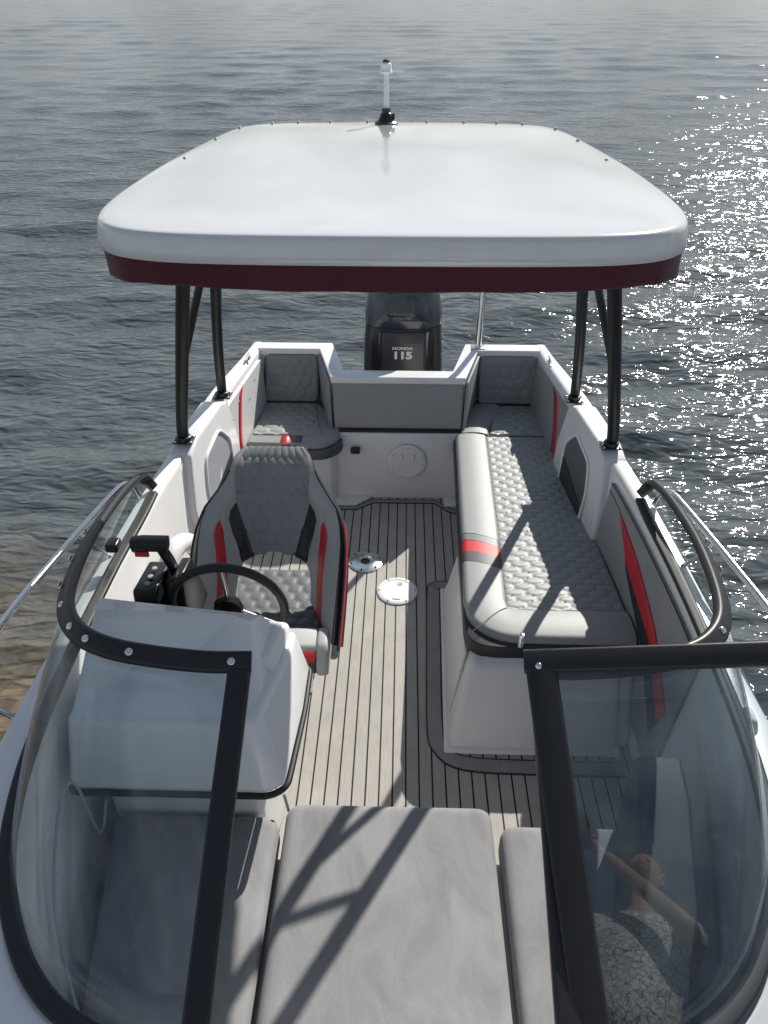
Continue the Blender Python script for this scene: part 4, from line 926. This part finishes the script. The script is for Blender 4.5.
# ------------------------------------------------------------------ WATER
WZ=-.30
def water():
    th=np.concatenate([np.linspace(-60,240,0),np.linspace(28,152,760),np.linspace(153,387,120)]); th=np.radians(th)
    r=np.concatenate([np.geomspace(.9,70,560),np.geomspace(72,9000,50)])
    T,Rr=np.meshgrid(th,r,indexing='ij'); X=Rr*np.cos(T); Y=Rr*np.sin(T)+0
    Z=np.zeros_like(X); rg=np.random.default_rng(3)
    dr=Rr*.0095
    for i in range(70):
        lam=10**rg.uniform(math.log10(.16),math.log10(2.6)); amp=.0062*(lam/.6)**.9*rg.uniform(.5,1.1)
        d=R(97)+rg.normal(0,.33)*(1.35 if lam<.5 else 1)
        k=2*math.pi/lam; ph_=k*(X*math.cos(d)+Y*math.sin(d))+rg.uniform(0,6.28)
        fade=np.clip(1.6-dr*4.5/lam,0,1)
        Z+=amp*fade*(np.sin(ph_)+.25*np.cos(2*ph_))*.55
    # slow patches modulate the ripples
    mod=.75+.35*np.sin(X*.31+1.3*np.sin(Y*.17))*np.sin(Y*.23+1.1*np.sin(X*.13)); Z*=mod
    n1,n2=X.shape; V=np.column_stack([X.ravel(),Y.ravel(),Z.ravel()+WZ])
    I=np.arange(n1*n2).reshape(n1,n2); a=I[:-1,:-1].ravel();b=I[1:,:-1].ravel();c=I[1:,1:].ravel();d=I[:-1,1:].ravel()
    Fq=np.column_stack([a,d,c,b])
    lst=np.column_stack([I[-1,:-1],I[-1,1:],I[0,1:],I[0,:-1]]); Fq=np.vstack([Fq,lst])
    me=bpy.data.meshes.new('water'); me.vertices.add(len(V)); me.vertices.foreach_set('co',V.ravel()); me.loops.add(len(Fq)*4); me.loops.foreach_set('vertex_index',Fq.ravel().astype(np.int32))
    me.polygons.add(len(Fq)); me.polygons.foreach_set('loop_start',np.arange(0,len(Fq)*4,4,dtype=np.int32)); me.polygons.foreach_set('loop_total',np.full(len(Fq),4,dtype=np.int32)); me.polygons.foreach_set('use_smooth',np.ones(len(Fq),dtype=bool)); me.update(calc_edges=True); me.validate()
    if me.polygons[1000].normal.z<0: me.flip_normals()
    o=bpy.data.objects.new('water',me); COL.objects.link(o)
    m,nt,b=nodes('lake_water'); L=nt.links.new
    geo=N(nt,'ShaderNodeNewGeometry'); sp=N(nt,'ShaderNodeSeparateXYZ'); L(geo.outputs['Position'],sp.inputs[0])
    # sandy shallows by the port bow
    vm=N(nt,'ShaderNodeVectorMath',operation='DISTANCE'); vm.inputs[1].default_value=(-2.3,1.2,WZ); L(geo.outputs['Position'],vm.inputs[0])
    nz=N(nt,'ShaderNodeTexNoise',i_Scale=2.3,i_Detail=5.0); L(geo.outputs['Position'],nz.inputs['Vector'])
    mm=N(nt,'ShaderNodeMath',operation='MULTIPLY_ADD'); mm.inputs[1].default_value=1.6; L(nz.outputs[0],mm.inputs[0]); L(vm.outputs['Value'],mm.inputs[2])
    mr=N(nt,'ShaderNodeMapRange'); mr.inputs[1].default_value=1.5; mr.inputs[2].default_value=3.4; L(mm.outputs[0],mr.inputs[0])
    mx=N(nt,'ShaderNodeMix',data_type='RGBA'); mx.inputs[6].default_value=(.13,.092,.05,1); mx.inputs[7].default_value=(.078,.092,.099,1); L(mr.outputs[0],mx.inputs[0]); L(mx.outputs[2],b.inputs['Base Color'])
    sn=N(nt,'ShaderNodeTexNoise',i_Scale=5.5,i_Detail=7.0,i_Roughness=.65,i_Distortion=.8); L(geo.outputs['Position'],sn.inputs['Vector'])
    sr=N(nt,'ShaderNodeValToRGB'); sr.color_ramp.elements[0].position=.36; sr.color_ramp.elements[0].color=(.055,.040,.024,1); sr.color_ramp.elements[1].position=.62; sr.color_ramp.elements[1].color=(.19,.135,.075,1); L(sn.outputs[0],sr.inputs[0]); L(sr.outputs[0],mx.inputs[6])
    b.inputs['Roughness'].default_value=.065; b.inputs['IOR'].default_value=1.38
    mp=N(nt,'ShaderNodeMapping'); mp.inputs['Scale'].default_value=(.55,1.4,1); mp.inputs['Rotation'].default_value=(0,0,R(-8)); L(geo.outputs['Position'],mp.inputs[0])
    n1_=N(nt,'ShaderNodeTexNoise',i_Scale=8.5,i_Detail=1.6,i_Roughness=.5,i_Distortion=.5); L(mp.outputs[0],n1_.inputs['Vector'])
    n2_=N(nt,'ShaderNodeTexNoise',i_Scale=2.1,i_Detail=2.5,i_Roughness=.5,i_Distortion=.3); L(mp.outputs[0],n2_.inputs['Vector'])
    ln=N(nt,'ShaderNodeVectorMath',operation='LENGTH'); L(geo.outputs['Position'],ln.inputs[0])
    fd=N(nt,'ShaderNodeMapRange'); fd.inputs[1].default_value=4; fd.inputs[2].default_value=26; fd.inputs[3].default_value=.53; fd.inputs[4].default_value=.14; L(ln.outputs['Value'],fd.inputs[0])
    b1=N(nt,'ShaderNodeBump',i_Distance=.085); L(n1_.outputs[0],b1.inputs['Height'])
    b2=N(nt,'ShaderNodeBump',i_Distance=.16); L(n2_.outputs[0],b2.inputs['Height']); L(fd.outputs[0],b1.inputs['Strength']); L(fd.outputs[0],b2.inputs['Strength']); L(b1.outputs[0],b2.inputs['Normal']); L(b2.outputs[0],b.inputs['Normal'])
    me.materials.append(m); tag(o,kind='structure')
    return o
water()
# ------------------------------------------------------------------ SKY and SUN
sa,sk_=.63,1.17   # towards the sun: (sa, sk_, 1) in the boat frame
sd=(TILT.to_3x3()@Vector((sa,sk_,1))).normalized(); el=math.asin(sd.z); az=math.atan2(sd.x,sd.y)
w=bpy.data.worlds.new('World'); sc.world=w; w.use_nodes=True; nt=w.node_tree; L=nt.links.new; bg=nt.nodes['Background']
sky=N(nt,'ShaderNodeTexSky',sky_type='NISHITA'); sky.sun_disc=False; sky.sun_elevation=el; sky.sun_rotation=az; sky.air_density=1.1; sky.dust_density=.35; sky.ozone_density=1.0
tc=N(nt,'ShaderNodeTexCoord'); mp=N(nt,'ShaderNodeMapping'); mp.inputs['Scale'].default_value=(1.6,1.6,4.2); L(tc.outputs['Generated'],mp.inputs[0])
n1=N(nt,'ShaderNodeTexNoise',i_Scale=1.5,i_Detail=9.0,i_Roughness=.58,i_Distortion=.4); L(mp.outputs[0],n1.inputs['Vector'])
rp=N(nt,'ShaderNodeMapRange'); rp.inputs[1].default_value=.42; rp.inputs[2].default_value=.62; rp.inputs[3].default_value=.0; rp.inputs[4].default_value=.8; L(n1.outputs[0],rp.inputs[0])
mx=N(nt,'ShaderNodeMix',data_type='RGBA'); mx.inputs[7].default_value=(5.2,5.5,6.0,1); sp=N(nt,'ShaderNodeSeparateXYZ'); L(tc.outputs['Generated'],sp.inputs[0])
hz=N(nt,'ShaderNodeMapRange'); hz.inputs[1].default_value=.10; hz.inputs[2].default_value=.62; hz.inputs[3].default_value=.85; hz.inputs[4].default_value=0; L(sp.outputs[2],hz.inputs[0])
mxm=N(nt,'ShaderNodeMath',operation='MAXIMUM'); L(hz.outputs[0],mxm.inputs[0]); r2=N(nt,'ShaderNodeMath',operation='MULTIPLY'); r2.inputs[1].default_value=.7; L(rp.outputs[0],r2.inputs[0]); L(r2.outputs[0],mxm.inputs[1])
n3=N(nt,'ShaderNodeTexNoise',i_Scale=3.2,i_Detail=7.0,i_Roughness=.55,i_Distortion=.3); L(mp.outputs[0],n3.inputs['Vector'])
r3=N(nt,'ShaderNodeMapRange'); r3.inputs[1].default_value=.35; r3.inputs[2].default_value=.65; r3.inputs[3].default_value=.62; r3.inputs[4].default_value=1.35; L(n3.outputs[0],r3.inputs[0])
vm3=N(nt,'ShaderNodeVectorMath',operation='SCALE'); vm3.inputs[0].default_value=(6.6,6.95,7.4); L(r3.outputs[0],vm3.inputs['Scale']); L(vm3.outputs[0],mx.inputs[7])
L(mxm.outputs[0],mx.inputs[0]); L(sky.outputs[0],mx.inputs[6]); L(mx.outputs[2],bg.inputs[0]); bg.inputs[1].default_value=.064
su=bpy.data.lights.new('sun','SUN'); su.energy=5.0; su.angle=R(.53); su.color=(1,.95,.87); so_=bpy.data.objects.new('sun',su); COL.objects.link(so_)
so_.rotation_euler=sd.to_track_quat('Z','Y').to_euler()
sc.view_settings.view_transform='Standard'; sc.view_settings.look='None'; sc.view_settings.exposure=.42; sc.view_settings.gamma=1
sc.render.engine='CYCLES'; sc.cycles.sample_clamp_direct=160; sc.cycles.max_bounces=10; sc.cycles.transparent_max_bounces=16; sc.cycles.glossy_bounces=5
sc.render.resolution_x=768; sc.render.resolution_y=1024
